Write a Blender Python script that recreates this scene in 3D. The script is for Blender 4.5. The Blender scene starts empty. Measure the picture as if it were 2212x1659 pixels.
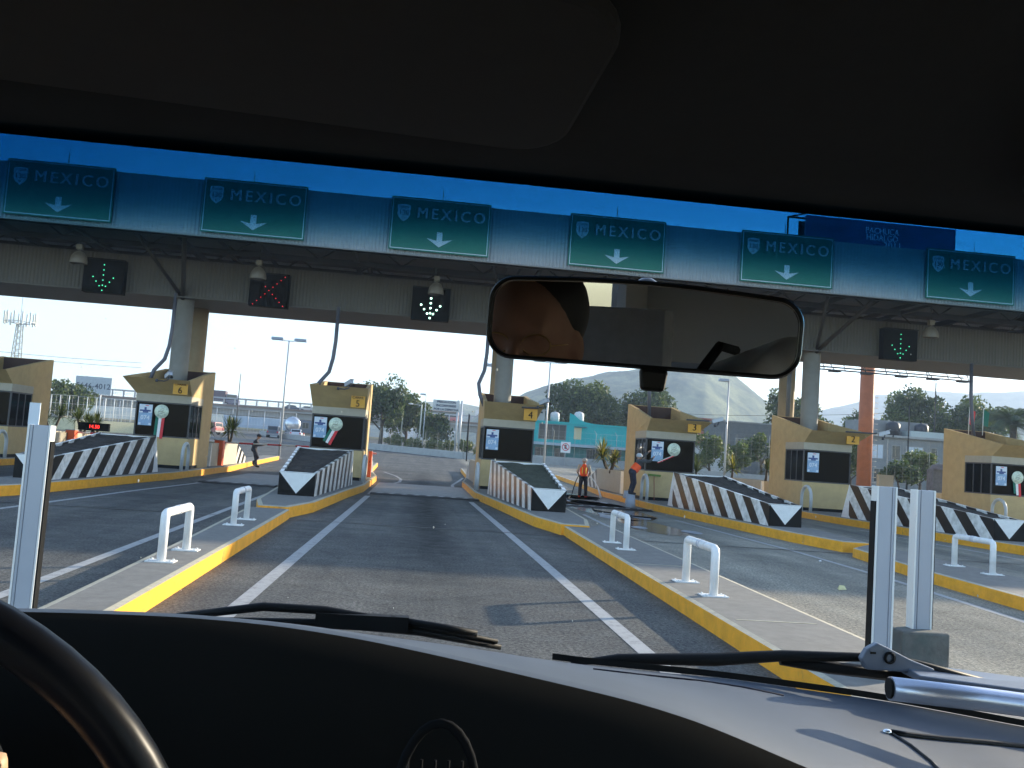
import bpy, math, random
import numpy as np
from mathutils import Vector, Matrix
random.seed(7)
SC = bpy.context.scene
COL = SC.collection
R = math.radians
# ---------------------------------------------------------------- camera
cd = bpy.data.cameras.new('camera'); cam = bpy.data.objects.new('camera', cd); COL.objects.link(cam)
def camdirs(yaw, pitch, roll):
    f = Vector((math.sin(yaw)*math.cos(pitch), math.cos(yaw)*math.cos(pitch), math.sin(pitch)))
    r = Vector((math.cos(yaw), -math.sin(yaw), 0)); u = r.cross(f)
    c, s = math.cos(roll), math.sin(roll)
    return c*r+s*u, -s*r+c*u, f
r_, u_, f_ = camdirs(R(5.676), R(4.347), R(4.027))
cam.matrix_world = Matrix(((r_.x, u_.x, -f_.x, 0), (r_.y, u_.y, -f_.y, 0), (r_.z, u_.z, -f_.z, 1.75), (0, 0, 0, 1)))
cd.sensor_width = 36; cd.lens = 36*1922.5/2212; cd.clip_start = .02; cd.clip_end = 12000
SC.camera = cam
# ---------------------------------------------------------------- sky, sun, exposure
SUN_AZ, SUN_EL = R(62), R(14.5)
w = bpy.data.worlds.new('World'); SC.world = w; w.use_nodes = True
nt = w.node_tree; sk = nt.nodes.new('ShaderNodeTexSky'); sk.sky_type = 'NISHITA'
sk.sun_disc = False; sk.sun_elevation = SUN_EL; sk.sun_rotation = SUN_AZ
sk.altitude = 2200; sk.air_density = 1.0; sk.dust_density = 3.0; sk.ozone_density = 1.2
nt.links.new(sk.outputs[0], nt.nodes['Background'].inputs[0]); nt.nodes['Background'].inputs[1].default_value = .15
sl = bpy.data.lights.new('sun', 'SUN'); sun = bpy.data.objects.new('sun', sl); COL.objects.link(sun)
sl.energy = 4.7; sl.angle = R(.55); sl.color = (1, .86, .66)
sd = Vector((math.sin(SUN_AZ)*math.cos(SUN_EL), math.cos(SUN_AZ)*math.cos(SUN_EL), math.sin(SUN_EL)))
sun.rotation_euler = sd.to_track_quat('Z', 'Y').to_euler()
SC.view_settings.view_transform = 'Standard'; SC.view_settings.look = 'None'
SC.view_settings.exposure = 1.75; SC.view_settings.gamma = 1
SC.cycles.volume_bounces = 0; SC.cycles.max_bounces = 10; SC.cycles.transparent_max_bounces = 24
SC.cycles.caustics_reflective = False; SC.cycles.caustics_refractive = False
SC.cycles.use_adaptive_sampling = True; SC.cycles.adaptive_threshold = .02
# ---------------------------------------------------------------- helpers
MATS = {}
def mat(name, col, rough=.7, metal=0, noise=0, nscale=4, spec=None, emit=None, estr=0, dirt=None, bump=0, stretch=None):
    """plain or mottled material: noise varies the colour, dirt=(colour, scale, threshold) adds stains"""
    if name in MATS: return MATS[name]
    m = bpy.data.materials.new(name); m.use_nodes = True; MATS[name] = m
    n = m.node_tree.nodes; L = m.node_tree.links; b = n['Principled BSDF']
    b.inputs['Base Color'].default_value = (*col, 1); b.inputs['Roughness'].default_value = rough
    b.inputs['Metallic'].default_value = metal
    if spec is not None: b.inputs['Specular IOR Level'].default_value = spec
    if emit: b.inputs['Emission Color'].default_value = (*emit, 1); b.inputs['Emission Strength'].default_value = estr
    if noise or dirt or bump:
        tc = n.new('ShaderNodeTexCoord'); src = tc.outputs['Object']
        if stretch:
            mp = n.new('ShaderNodeMapping'); mp.inputs['Scale'].default_value = stretch
            L.new(src, mp.inputs[0]); src = mp.outputs[0]
        nz = n.new('ShaderNodeTexNoise'); nz.inputs['Scale'].default_value = nscale; nz.inputs['Detail'].default_value = 8
        nz.inputs['Roughness'].default_value = .65
        L.new(src, nz.inputs['Vector'])
        rp = n.new('ShaderNodeValToRGB'); e = rp.color_ramp.elements
        e[0].position = .3; e[1].position = .7
        e[0].color = (*[c*(1-noise) for c in col], 1); e[1].color = (*[min(1, c*(1+noise)) for c in col], 1)
        L.new(nz.outputs[0], rp.inputs[0]); out = rp.outputs[0]
        if dirt:
            n2 = n.new('ShaderNodeTexNoise'); n2.inputs['Scale'].default_value = dirt[1]; n2.inputs['Detail'].default_value = 10
            n2.inputs['Roughness'].default_value = .7; L.new(tc.outputs['Object'], n2.inputs['Vector'])
            r2 = n.new('ShaderNodeValToRGB'); r2.color_ramp.elements[0].position = dirt[2]; r2.color_ramp.elements[1].position = min(1, dirt[2]+.18)
            L.new(n2.outputs[0], r2.inputs[0])
            mx = n.new('ShaderNodeMixRGB'); L.new(r2.outputs[0], mx.inputs[0]); L.new(out, mx.inputs[1])
            mx.inputs[2].default_value = (*dirt[0], 1); out = mx.outputs[0]
        L.new(out, b.inputs['Base Color'])
        if bump:
            bp = n.new('ShaderNodeBump'); bp.inputs['Strength'].default_value = bump; bp.inputs['Distance'].default_value = .02
            L.new(nz.outputs[0], bp.inputs['Height']); L.new(bp.outputs[0], b.inputs['Normal'])
    return m
def empty(name, loc=(0, 0, 0), rz=0):
    o = bpy.data.objects.new(name, None); COL.objects.link(o); o.location = loc; o.rotation_euler = (0, 0, rz); o.empty_display_size = .2
    return o
def tag(o, label=None, cat=None, group=None, kind=None):
    if label: o['label'] = label
    if cat: o['category'] = cat
    if group: o['group'] = group
    if kind: o['kind'] = kind
    return o
def thing(name, label, cat, loc=(0, 0, 0), rz=0, group=None):
    return tag(empty(name, loc, rz), label, cat, group)
class MB:
    """collects shapes, then builds ONE mesh object"""
    def __init__(s): s.v = []; s.f = []; s.mi = []; s.sm = []
    def add(s, vs, fs, mi=0, smooth=False):
        o = len(s.v); s.v += [tuple(q) for q in vs]
        for f in fs: s.f.append([i+o for i in f]); s.mi.append(mi); s.sm.append(smooth)
        return s
    def box(s, a, b, mi=0, M=None):
        x0, y0, z0 = a; x1, y1, z1 = b
        vs = [Vector(q) for q in ((x0,y0,z0),(x1,y0,z0),(x1,y1,z0),(x0,y1,z0),(x0,y0,z1),(x1,y0,z1),(x1,y1,z1),(x0,y1,z1))]
        if M: vs = [M @ q for q in vs]
        return s.add(vs, [(0,3,2,1),(4,5,6,7),(0,1,5,4),(1,2,6,5),(2,3,7,6),(3,0,4,7)], mi)
    def hexa(s, vs, mi=0):
        return s.add(vs, [(0,3,2,1),(4,5,6,7),(0,1,5,4),(1,2,6,5),(2,3,7,6),(3,0,4,7)], mi)
    def prism(s, pts, z0, z1, mi=0, mtop=None, axis='z'):
        """polygon pts (counter-clockwise) extruded; axis z: (x,y)->z; axis y: pts (x,z) along y; axis x: pts (y,z) along x"""
        n = len(pts)
        P = {'z': lambda a, b, h: (a, b, h), 'y': lambda a, b, h: (a, h, b), 'x': lambda a, b, h: (h, a, b)}[axis]
        vs = [P(a, b, z0) for a, b in pts]+[P(a, b, z1) for a, b in pts]
        s.add(vs, [list(range(n))[::-1]], mi); o = len(s.v)-2*n
        s.f.append([o+n+i for i in range(n)]); s.mi.append(mi if mtop is None else mtop); s.sm.append(False)
        for i in range(n):
            j = (i+1) % n; s.f.append([o+i, o+j, o+n+j, o+n+i]); s.mi.append(mi); s.sm.append(False)
        return s
    def tube(s, pts, r, n=10, mi=0, caps=True, closed=False):
        pts = [Vector(p) for p in pts]; k = len(pts)
        rs = r if isinstance(r, (list, tuple)) else [r]*k
        rings = []; up = None
        for i, p in enumerate(pts):
            if closed: t = (pts[(i+1) % k]-pts[i-1])
            else: t = (pts[min(i+1, k-1)]-pts[max(i-1, 0)])
            t.normalize()
            if up is None:
                up = Vector((0, 0, 1)) if abs(t.z) < .9 else Vector((1, 0, 0))
            a = (up-t*up.dot(t)).normalized(); b = t.cross(a); up = a
            rings.append([p+(a*math.cos(q)+b*math.sin(q))*rs[i] for q in [2*math.pi*j/n for j in range(n)]])
        vs = [q for g in rings for q in g]; fs = []
        for i in range(k if closed else k-1):
            i2 = (i+1) % k
            for j in range(n): fs.append((i*n+j, i*n+(j+1) % n, i2*n+(j+1) % n, i2*n+j))
        s.add(vs, fs, mi, True)
        if caps and not closed:
            o = len(s.v)-k*n
            for g, rev in ((0, True), (k-1, False)):
                q = [o+g*n+j for j in range(n)]; s.f.append(q[::-1] if rev else q); s.mi.append(mi); s.sm.append(False)
        return s
    def lathe(s, prof, c=(0, 0, 0), n=20, mi=0, axis='z', smooth=True):
        k = len(prof); vs = []
        for rr, h in prof:
            for j in range(n):
                a = 2*math.pi*j/n; x, y = rr*math.cos(a), rr*math.sin(a)
                q = {'z': (x, y, h), 'y': (x, h, -y), 'x': (h, x, y)}[axis]; vs.append((c[0]+q[0], c[1]+q[1], c[2]+q[2]))
        fs = [(i*n+j, i*n+(j+1) % n, (i+1)*n+(j+1) % n, (i+1)*n+j) for i in range(k-1) for j in range(n)]
        return s.add(vs, fs, mi, smooth)
    def cyl(s, c, r, h, n=20, mi=0, axis='z'):
        s.lathe([(r, 0), (r, h)], c, n, mi, axis); o = len(s.v)-2*n
        s.f.append([o+j for j in range(n)][::-1]); s.f.append([o+n+j for j in range(n)]); s.mi += [mi, mi]; s.sm += [False, False]
        return s
    def sph(s, c, r, n=10, mi=0, sc=(1, 1, 1)):
        prof = [(max(1e-4, r*math.sin(math.pi*i/n)), -r*math.cos(math.pi*i/n)) for i in range(n+1)]
        k = len(s.v); s.lathe(prof, (0, 0, 0), n+4, mi)
        for i in range(k, len(s.v)): q = s.v[i]; s.v[i] = (c[0]+q[0]*sc[0], c[1]+q[1]*sc[1], c[2]+q[2]*sc[2])
        return s
    def text(s, txt, size, loc, mi=0, depth=.008, ang=0, align='CENTER', sx=1, space=1, width=0):
        """flat lettering standing in the XZ plane, read from -Y"""
        cu = bpy.data.curves.new('t', 'FONT'); cu.body = txt; cu.size = size; cu.extrude = depth/2; cu.align_x = align; cu.align_y = 'CENTER'
        cu.space_character = space; cu.offset = width; cu.resolution_u = 3
        o = bpy.data.objects.new('t', cu); COL.objects.link(o)
        me = o.to_mesh(); M = Matrix.Rotation(ang, 3, 'Z') @ Matrix.Rotation(math.pi/2, 3, 'X')
        vs = [M @ Vector((v.co.x*sx, v.co.y, v.co.z))+Vector(loc) for v in me.vertices]
        fs = [list(p.vertices) for p in me.polygons]; o.to_mesh_clear(); bpy.data.objects.remove(o); bpy.data.curves.remove(cu)
        return s.add(vs, fs, mi)
    def build(s, name, m, parent=None, loc=None, rz=0, smooth=None, bevel=0):
        me = bpy.data.meshes.new(name); me.from_pydata(s.v, [], s.f); me.update()
        for q in (m if isinstance(m, (list, tuple)) else [m]): me.materials.append(q)
        me.polygons.foreach_set('material_index', s.mi)
        me.polygons.foreach_set('use_smooth', [bool(smooth)]*len(s.sm) if smooth is not None else s.sm)
        o = bpy.data.objects.new(name, me); COL.objects.link(o)
        if parent: o.parent = parent
        if loc: o.location = loc
        if rz: o.rotation_euler = (0, 0, rz)
        if bevel:
            bv = o.modifiers.new('b', 'BEVEL'); bv.width = bevel; bv.segments = 2; bv.limit_method = 'ANGLE'
        return o
def kids(o): return [c for c in bpy.data.objects if c.parent == o]
def copy_tree(o, parent=None):
    ch = kids(o); c = o.copy(); COL.objects.link(c); c.parent = parent
    for q in ch: copy_tree(q, c)
    return c
def zg(y): return max(0, min(.016*(y-50), 3.2))
def lin(tab, x):
    if x <= tab[0][0]: return tab[0][1]
    for (a, b), (c, d) in zip(tab, tab[1:]):
        if x <= c: return b+(d-b)*(x-a)/(c-a)
    return tab[-1][1]
# ---------------------------------------------------------------- materials
YEL = mat('yellow_render', (.50, .36, .17), .85, noise=.10, nscale=3, dirt=((.42, .30, .13), 1.3, .62), bump=.15)
KERB = mat('kerb_yellow_paint', (.82, .37, .02), .55, noise=.16, nscale=5, dirt=((.20, .13, .06), 3.1, .59))
CONC = mat('concrete', (.165, .16, .145), .85, noise=.18, nscale=7, dirt=((.16, .155, .14), 1.6, .58), bump=.2)
KTOP = mat('kerb_top_worn', (.42, .38, .28), .8, noise=.2, nscale=9)
WHITE = mat('white_paint', (.78, .78, .76), .4, noise=.04, nscale=6)
STEEL = mat('galvanised', (.45, .47, .5), .45, .6, noise=.1)
DARK = mat('black_rubber', (.012, .012, .012), .6, spec=.15)
DSTEEL = mat('dark_truss_paint', (.024, .021, .018), .7, noise=.25, nscale=3)
ORANGE = mat('orange_paint', (.78, .12, .03), .5, noise=.06, dirt=((.5, .1, .04), 3, .66))
BEIGE = mat('beige_wall', (.42, .38, .30), .8, noise=.08, nscale=4, dirt=((.36, .32, .25), 1.5, .6))
COLC = mat('column_concrete', (.25, .24, .215), .8, noise=.1, nscale=3)
SOIL = mat('planter_soil', (.035, .028, .022), 1, noise=.5, nscale=30, bump=1)
RED = mat('red_paint', (.65, .02, .03), .5)
BRASS = mat('dark_brown_inside', (.06, .032, .025), .8, noise=.2)
def glassy(name, tint, mixf=.35, rough=.03):
    m = bpy.data.materials.new(name); m.use_nodes = True; n = m.node_tree.nodes; L = m.node_tree.links; n.clear()
    o = n.new('ShaderNodeOutputMaterial'); t = n.new('ShaderNodeBsdfTransparent'); t.inputs[0].default_value = (*tint, 1)
    g = n.new('ShaderNodeBsdfGlossy'); g.inputs['Roughness'].default_value = rough
    fr = n.new('ShaderNodeFresnel'); fr.inputs[0].default_value = 1.14
    mx = n.new('ShaderNodeMixShader'); L.new(fr.outputs[0], mx.inputs[0]); L.new(t.outputs[0], mx.inputs[1]); L.new(g.outputs[0], mx.inputs[2]); L.new(mx.outputs[0], o.inputs[0])
    return m
TINTED = glassy('tinted_window_glass', (.12, .14, .14))
HAZE_D = .0005
# ================================================================ GROUND AND ROAD
def ground_material():
    m = bpy.data.materials.new('asphalt'); m.use_nodes = True; n = m.node_tree.nodes; L = m.node_tree.links; b = n['Principled BSDF']
    tc = n.new('ShaderNodeTexCoord'); sp = n.new('ShaderNodeSeparateXYZ'); L.new(tc.outputs['Object'], sp.inputs[0])
    def math_(op, a, b_=None, c=None):
        q = n.new('ShaderNodeMath'); q.operation = op
        for i, v in enumerate((a, b_, c)):
            if v is None: continue
            if isinstance(v, (int, float)): q.inputs[i].default_value = v
            else: L.new(v, q.inputs[i])
        return q.outputs[0]
    def noise(scale, det=8, vec=None, rough=.6):
        q = n.new('ShaderNodeTexNoise'); q.inputs['Scale'].default_value = scale; q.inputs['Detail'].default_value = det; q.inputs['Roughness'].default_value = rough
        L.new(vec or tc.outputs['Object'], q.inputs['Vector']); return q.outputs[0]
    def ramp(v, p0, p1, c0=(0, 0, 0), c1=(1, 1, 1)):
        q = n.new('ShaderNodeValToRGB'); q.color_ramp.elements[0].position = p0; q.color_ramp.elements[1].position = p1
        q.color_ramp.elements[0].color = (*c0, 1); q.color_ramp.elements[1].color = (*c1, 1); L.new(v, q.inputs[0]); return q.outputs[0]
    def mix(f, a, c, blend='MIX'):
        q = n.new('ShaderNodeMixRGB'); q.blend_type = blend
        for i, v in enumerate((f, a, c)):
            if isinstance(v, (int, float)): q.inputs[i].default_value = v
            elif isinstance(v, tuple): q.inputs[i].default_value = (*v, 1)
            else: L.new(v, q.inputs[i])
        return q.outputs[0]
    base = ramp(noise(.35, 6), .35, .65, (.094, .096, .096), (.140, .139, .132))
    # coarse aggregate
    agg = ramp(noise(26, 5, rough=.85), .42, .60, (.42, .42, .43), (1.75, 1.72, 1.62))
    base = mix(.85, base, agg, 'MULTIPLY')
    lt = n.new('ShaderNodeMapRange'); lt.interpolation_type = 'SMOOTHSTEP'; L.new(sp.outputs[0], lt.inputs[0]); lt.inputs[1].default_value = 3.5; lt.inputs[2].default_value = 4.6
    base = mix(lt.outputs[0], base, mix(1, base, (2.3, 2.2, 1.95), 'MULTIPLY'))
    # long wear streaks along the lanes
    mp = n.new('ShaderNodeMapping'); mp.inputs['Scale'].default_value = (2.2, .09, 1); L.new(tc.outputs['Object'], mp.inputs[0])
    base = mix(.45, base, ramp(noise(1, 5, mp.outputs[0]), .38, .66, (.62, .62, .64), (1.18, 1.16, 1.12)), 'MULTIPLY')
    # oil and rubber line down the middle of each lane, X = .3 + 6.45 k, between the islands
    ph = math_('SUBTRACT', math_('FRACT', math_('DIVIDE', math_('ADD', sp.outputs[0], 6.45*10-.35+3.225), 6.45)), .5)
    wob = math_('MULTIPLY', math_('SUBTRACT', noise(.5, 3), .5), .06)
    d = math_('ABSOLUTE', math_('ADD', ph, wob))
    stripe = n.new('ShaderNodeMapRange'); stripe.interpolation_type = 'SMOOTHSTEP'
    L.new(d, stripe.inputs[0]); stripe.inputs[1].default_value = .0; stripe.inputs[2].default_value = .15; stripe.inputs[3].default_value = 1; stripe.inputs[4].default_value = 0
    yr = n.new('ShaderNodeMapRange'); yr.interpolation_type = 'SMOOTHSTEP'; L.new(sp.outputs[1], yr.inputs[0]); yr.inputs[1].default_value = 4; yr.inputs[2].default_value = 24
    yr2 = n.new('ShaderNodeMapRange'); yr2.interpolation_type = 'SMOOTHSTEP'; L.new(sp.outputs[1], yr2.inputs[0]); yr2.inputs[1].default_value = 38; yr2.inputs[2].default_value = 62; yr2.inputs[3].default_value = 1; yr2.inputs[4].default_value = 0
    oil = math_('MULTIPLY', math_('MULTIPLY', stripe.outputs[0], math_('MULTIPLY', yr.outputs[0], yr2.outputs[0])), math_('ADD', math_('MULTIPLY', noise(.9, 7), .7), .38))
    own = n.new('ShaderNodeMapRange'); L.new(math_('ABSOLUTE', math_('SUBTRACT', sp.outputs[0], .3)), own.inputs[0]); own.inputs[1].default_value = 2.2; own.inputs[2].default_value = 3.2; own.inputs[3].default_value = 1; own.inputs[4].default_value = .4
    base = mix(math_('MULTIPLY', oil, own.outputs[0]), base, (.006, .007, .009))
    # rubber scuffs across, seal patches
    mp2 = n.new('ShaderNodeMapping'); mp2.inputs['Scale'].default_value = (.12, 1.4, 1); L.new(tc.outputs['Object'], mp2.inputs[0])
    base = mix(.35, base, ramp(noise(1, 6, mp2.outputs[0]), .36, .62, (.7, .7, .7), (1.1, 1.1, 1.08)), 'MULTIPLY')
    # cracks
    vo = n.new('ShaderNodeTexVoronoi'); vo.feature = 'DISTANCE_TO_EDGE'; vo.inputs['Scale'].default_value = .35
    dv = n.new('ShaderNodeMixRGB'); dv.inputs[0].default_value = .12; L.new(tc.outputs['Object'], dv.inputs[1]); 
    nn = n.new('ShaderNodeTexNoise'); nn.inputs['Scale'].default_value = 2; nn.inputs['Detail'].default_value = 6; L.new(tc.outputs['Object'], nn.inputs['Vector']); L.new(nn.outputs['Color'], dv.inputs[2]); L.new(dv.outputs[0], vo.inputs['Vector'])
    base = mix(.28, base, ramp(vo.outputs[0], .0, .010, (.35, .35, .35), (1, 1, 1)), 'MULTIPLY')
    # dusty earth away from the road
    far = n.new('ShaderNodeMapRange'); L.new(math_('ABSOLUTE', math_('SUBTRACT', sp.outputs[0], 0)), far.inputs[0]); far.inputs[1].default_value = 60; far.inputs[2].default_value = 75
    far2 = n.new('ShaderNodeMapRange'); L.new(sp.outputs[1], far2.inputs[0]); far2.inputs[1].default_value = 165; far2.inputs[2].default_value = 230
    earth = ramp(noise(.05, 8), .4, .6, (.10, .115, .05), (.22, .18, .11))
    base = mix(math_('MAXIMUM', far.outputs[0], far2.outputs[0]), base, earth)
    L.new(base, b.inputs['Base Color']); b.inputs['Specular IOR Level'].default_value = .05
    rr = ramp(noise(3, 5), .3, .7, (.55, .55, .55), (.85, .85, .85)); L.new(rr, b.inputs['Roughness'])
    bp = n.new('ShaderNodeBump'); bp.inputs['Strength'].default_value = .5; bp.inputs['Distance'].default_value = .012; L.new(noise(45, 5, rough=.75), bp.inputs['Height']); L.new(bp.outputs[0], b.inputs['Normal'])
    return m
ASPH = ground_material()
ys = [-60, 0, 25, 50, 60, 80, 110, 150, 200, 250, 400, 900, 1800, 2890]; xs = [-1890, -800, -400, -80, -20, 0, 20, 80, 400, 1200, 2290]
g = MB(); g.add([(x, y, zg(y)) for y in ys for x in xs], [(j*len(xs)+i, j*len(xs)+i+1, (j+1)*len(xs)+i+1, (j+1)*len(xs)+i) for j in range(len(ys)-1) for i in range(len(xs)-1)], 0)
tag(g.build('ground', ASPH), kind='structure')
# painted lines, worn
def worn_paint(name, col, under=(.12, .12, .115), th=.5, sc=7):
    m = bpy.data.materials.new(name); m.use_nodes = True; n = m.node_tree.nodes; L = m.node_tree.links; b = n['Principled BSDF']
    tc = n.new('ShaderNodeTexCoord'); q = n.new('ShaderNodeTexNoise'); q.inputs['Scale'].default_value = sc; q.inputs['Detail'].default_value = 12; q.inputs['Roughness'].default_value = .8
    L.new(tc.outputs['Object'], q.inputs['Vector']); r = n.new('ShaderNodeValToRGB'); r.color_ramp.elements[0].position = th-.12; r.color_ramp.elements[1].position = th+.12
    r.color_ramp.elements[0].color = (*col, 1); r.color_ramp.elements[1].color = (*under, 1); L.new(q.outputs[0], r.inputs[0]); L.new(r.outputs[0], b.inputs['Base Color']); b.inputs['Roughness'].default_value = .6
    return m
LINE = worn_paint('worn_white_line', (.36, .36, .35), th=.60)
FAINT = worn_paint('faint_white_line', (.30, .30, .29), th=.52)
def strip(mb, pts, wd, z=.004):
    for (a, b) in zip(pts, pts[1:]):
        a = Vector((*a, 0)); b = Vector((*b, 0)); t = (b-a).normalized(); n = Vector((-t.y, t.x, 0))*wd/2
        mb.add([(*(a-n).xy, zg(a.y)+z), (*(a+n).xy, zg(a.y)+z), (*(b+n).xy, zg(b.y)+z), (*(b-n).xy, zg(b.y)+z)], [(0, 3, 2, 1)])
def line(pts, wd=.15, m=None):
    mb = MB(); strip(mb, pts, wd); return tag(mb.build('road_marking', m or LINE), kind='structure')
line([(-1.74, 3), (-1.70, 9), (-1.60, 20), (-1.52, 29.4)], .17)
line([(2.34, 3), (2.22, 8), (2.14, 14), (2.0, 22), (1.86, 29.6)], .17)
line([(-3.85, 3), (-3.96, 10), (-4.1, 16), (-4.35, 28)], .14)
line([(-7.75, 10), (-7.78, 18), (-7.5, 25), (-7.1, 31), (-7.0, 37)], .14)
line([(4.55, 3), (4.58, 9), (4.68, 14.4), (4.93, 19.7), (5.16, 27)], .13)
line([(7.9, 6), (8.05, 11), (8.35, 15), (8.42, 19), (8.05, 27)], .13)
line([(11.1, 8), (11.3, 20), (11.5, 28)], .13)
line([(14.6, 10), (14.8, 20), (14.5, 28)], .13)
line([(-10.3, 12), (-10.5, 20), (-10.9, 28)], .13)
# curved guide line beyond booth five and beyond booth four
line([(-1.55, 35.5), (-1.1, 38.5), (-.75, 41.5), (-.75, 45), (-1.1, 49), (-1.9, 53)], .14, FAINT)
line([(1.75, 34), (1.6, 38), (1.7, 42), (2.2, 47), (2.7, 52)], .14, FAINT)
line([(-40, 75), (-10, 63), (8, 60), (40, 60)], .12, FAINT)
# dark expansion joints across the lanes
JO = mat('joint_sealant', (.012, .012, .013), .5, noise=.3)
for y in (19.3, 47.5):
    mb = MB()
    for k in range(-6, 8):
        x0 = -28+k*6.45+16; strip(mb, [(x0-3.2, y+.02*math.sin(k)), (x0+3.25, y+.02*math.sin(k+1))], .09, .008)
    tag(mb.build('road_joint', JO), kind='structure')
# concrete treadle band with painted slanted bars on our lane
CB = worn_paint('treadle_concrete', (.19, .185, .17), (.10, .10, .095), th=.5, sc=3)
for k, (xa, xb, yy) in enumerate(((-1.6, 2.3, 30.3), (5.0, 8.4, 30.6), (-7.3, -4.6, 30.6))):
    mb = MB(); mb.add([(xa, yy, .006), (xb, yy+.6, .006), (xb, yy+9.5, .006), (xa, yy+9.5, .006)], [(0, 1, 2, 3)])
    tag(mb.build('concrete_pavement', CB), kind='structure')
    hump = MB(); hump.prism([(yy, .008), (yy+.25, .05), (yy+.75, .05), (yy+1, .008)], xa+.1, xb-.1, axis='x'); ho = hump.build('speed_hump', DARK)
    tag(ho, ('low black rumble strip with worn slanted white bars between booths 5 and 4', 'low black rumble strip across the wet lane beside booth 4', 'low black rumble strip across the lane between booths 6 and 5')[k], 'speed hump', 'rumble strips before the booths')
    bars = MB(); nb = int((xb-xa)/.42)
    for i in range(nb):
        x = xa+.25+i*.42; bars.add([(x, yy+.26, .054), (x+.17, yy+.26, .054), (x+.32, yy+.74, .054), (x+.15, yy+.74, .054)], [(0, 1, 2, 3)])
    bars.build('painted_bar', FAINT, ho)
# ================================================================ ISLANDS
CX = {7: -15.95, 6: -9.55, 5: -3.1, 4: 3.42, 3: 9.85, 2: 16.3, 1: 24.3}
CXF = {7: -15.9, 6: -9.45, 5: -2.98, 4: 3.58, 3: 10.1, 2: 16.6, 1: 24.6}   # axis at the front tip
def cx(i, y): return lin([(19, CXF[i]), (30, CX[i])], y)
HW = [(19.6, .32), (21.5, .66), (28, 1.05), (31.5, 1.32), (41, 1.32), (45, 1.0), (50, .6), (60, .5)]
for i in CX:
    L_ = [(cx(i, y)-h, y) for y, h in HW]; R_ = [(cx(i, y)+h, y) for y, h in HW]
    poly = [R_[0]]+R_[1:]+L_[::-1]
    mb = MB(); ZT = .25
    inner = [(x+(cx(i, y)-x)*min(1, .09/max(abs(cx(i, y)-x), .01)), y+(.09 if y < 20 else (-.09 if y > 59 else 0))) for x, y in poly]
    n = len(poly); zs = [zg(y) for x, y in poly]
    vs = [(x, y, z) for (x, y), z in zip(poly, zs)]+[(x, y, z+ZT-.015) for (x, y), z in zip(poly, zs)]+[(x, y, z+ZT) for (x, y), z in zip(inner, zs)]
    mb.add(vs, [(k, (k+1) % n, n+(k+1) % n, n+k) for k in range(n)], 0)
    o = len(mb.v)-3*n
    for k in range(n): mb.f.append([o+n+k, o+n+(k+1) % n, o+2*n+(k+1) % n, o+2*n+k]); mb.mi.append(2); mb.sm.append(False)
    h = len(HW)
    for k in range(h-1): mb.f.append([o+2*n+k, o+2*n+k+1, o+2*n+(n-2-k), o+2*n+(n-1-k)]); mb.mi.append(1); mb.sm.append(False)
    tag(mb.build('traffic_island', [KERB, CONC, KTOP]), kind='structure')
# low approach slabs in front of the islands
SL = {5: ([(-2.42, 2), (-2.43, 8), (-2.52, 14), (-2.62, 19.5)], [(-3.0, 2), (-3.02, 8), (-3.2, 13), (-3.5, 19.5)]),
      4: ([(4.45, 2), (4.42, 8), (4.45, 13), (4.5, 20.4)], [(3.18, 2), (3.2, 7.5), (3.25, 13), (3.32, 19.7)]),
      3: ([(9.9, 3), (10.3, 9), (10.55, 14), (10.75, 20)], [(8.35, 3), (8.6, 10), (8.95, 15), (9.5, 18.6)]),
      2: ([(17.2, 6), (17.3, 12), (17.3, 20)], [(15.9, 6), (16.0, 12), (16.2, 20)]),
      6: ([(-9.1, 3), (-9.1, 12), (-9.2, 19.5)], [(-9.8, 3), (-9.8, 12), (-9.9, 19.5)])}
for i, (rr, ll) in SL.items():
    poly = rr+ll[::-1]; n = len(poly); mb = MB(); zt = .2
    inner = []
    for k, (x, y) in enumerate(poly): inner.append((x-.07 if k < len(rr) else x+.07, y))
    mb.add([(x, y, 0) for x, y in poly]+[(x, y, zt-.01) for x, y in poly]+[(x, y, zt) for x, y in inner], [(k, (k+1) % n, n+(k+1) % n, n+k) for k in range(n)], 0)
    o = len(mb.v)-3*n
    for k in range(n): mb.f.append([o+n+k, o+n+(k+1) % n, o+2*n+(k+1) % n, o+2*n+k]); mb.mi.append(2); mb.sm.append(False)
    h = len(rr)
    if len(rr) == len(ll):
        for k in range(h-1): mb.f.append([o+2*n+k, o+2*n+k+1, o+2*n+(n-2-k), o+2*n+(n-1-k)]); mb.mi.append(1); mb.sm.append(False)
    tag(mb.build('kerbed_slab', [KERB, CONC, KTOP]), kind='structure')
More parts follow.
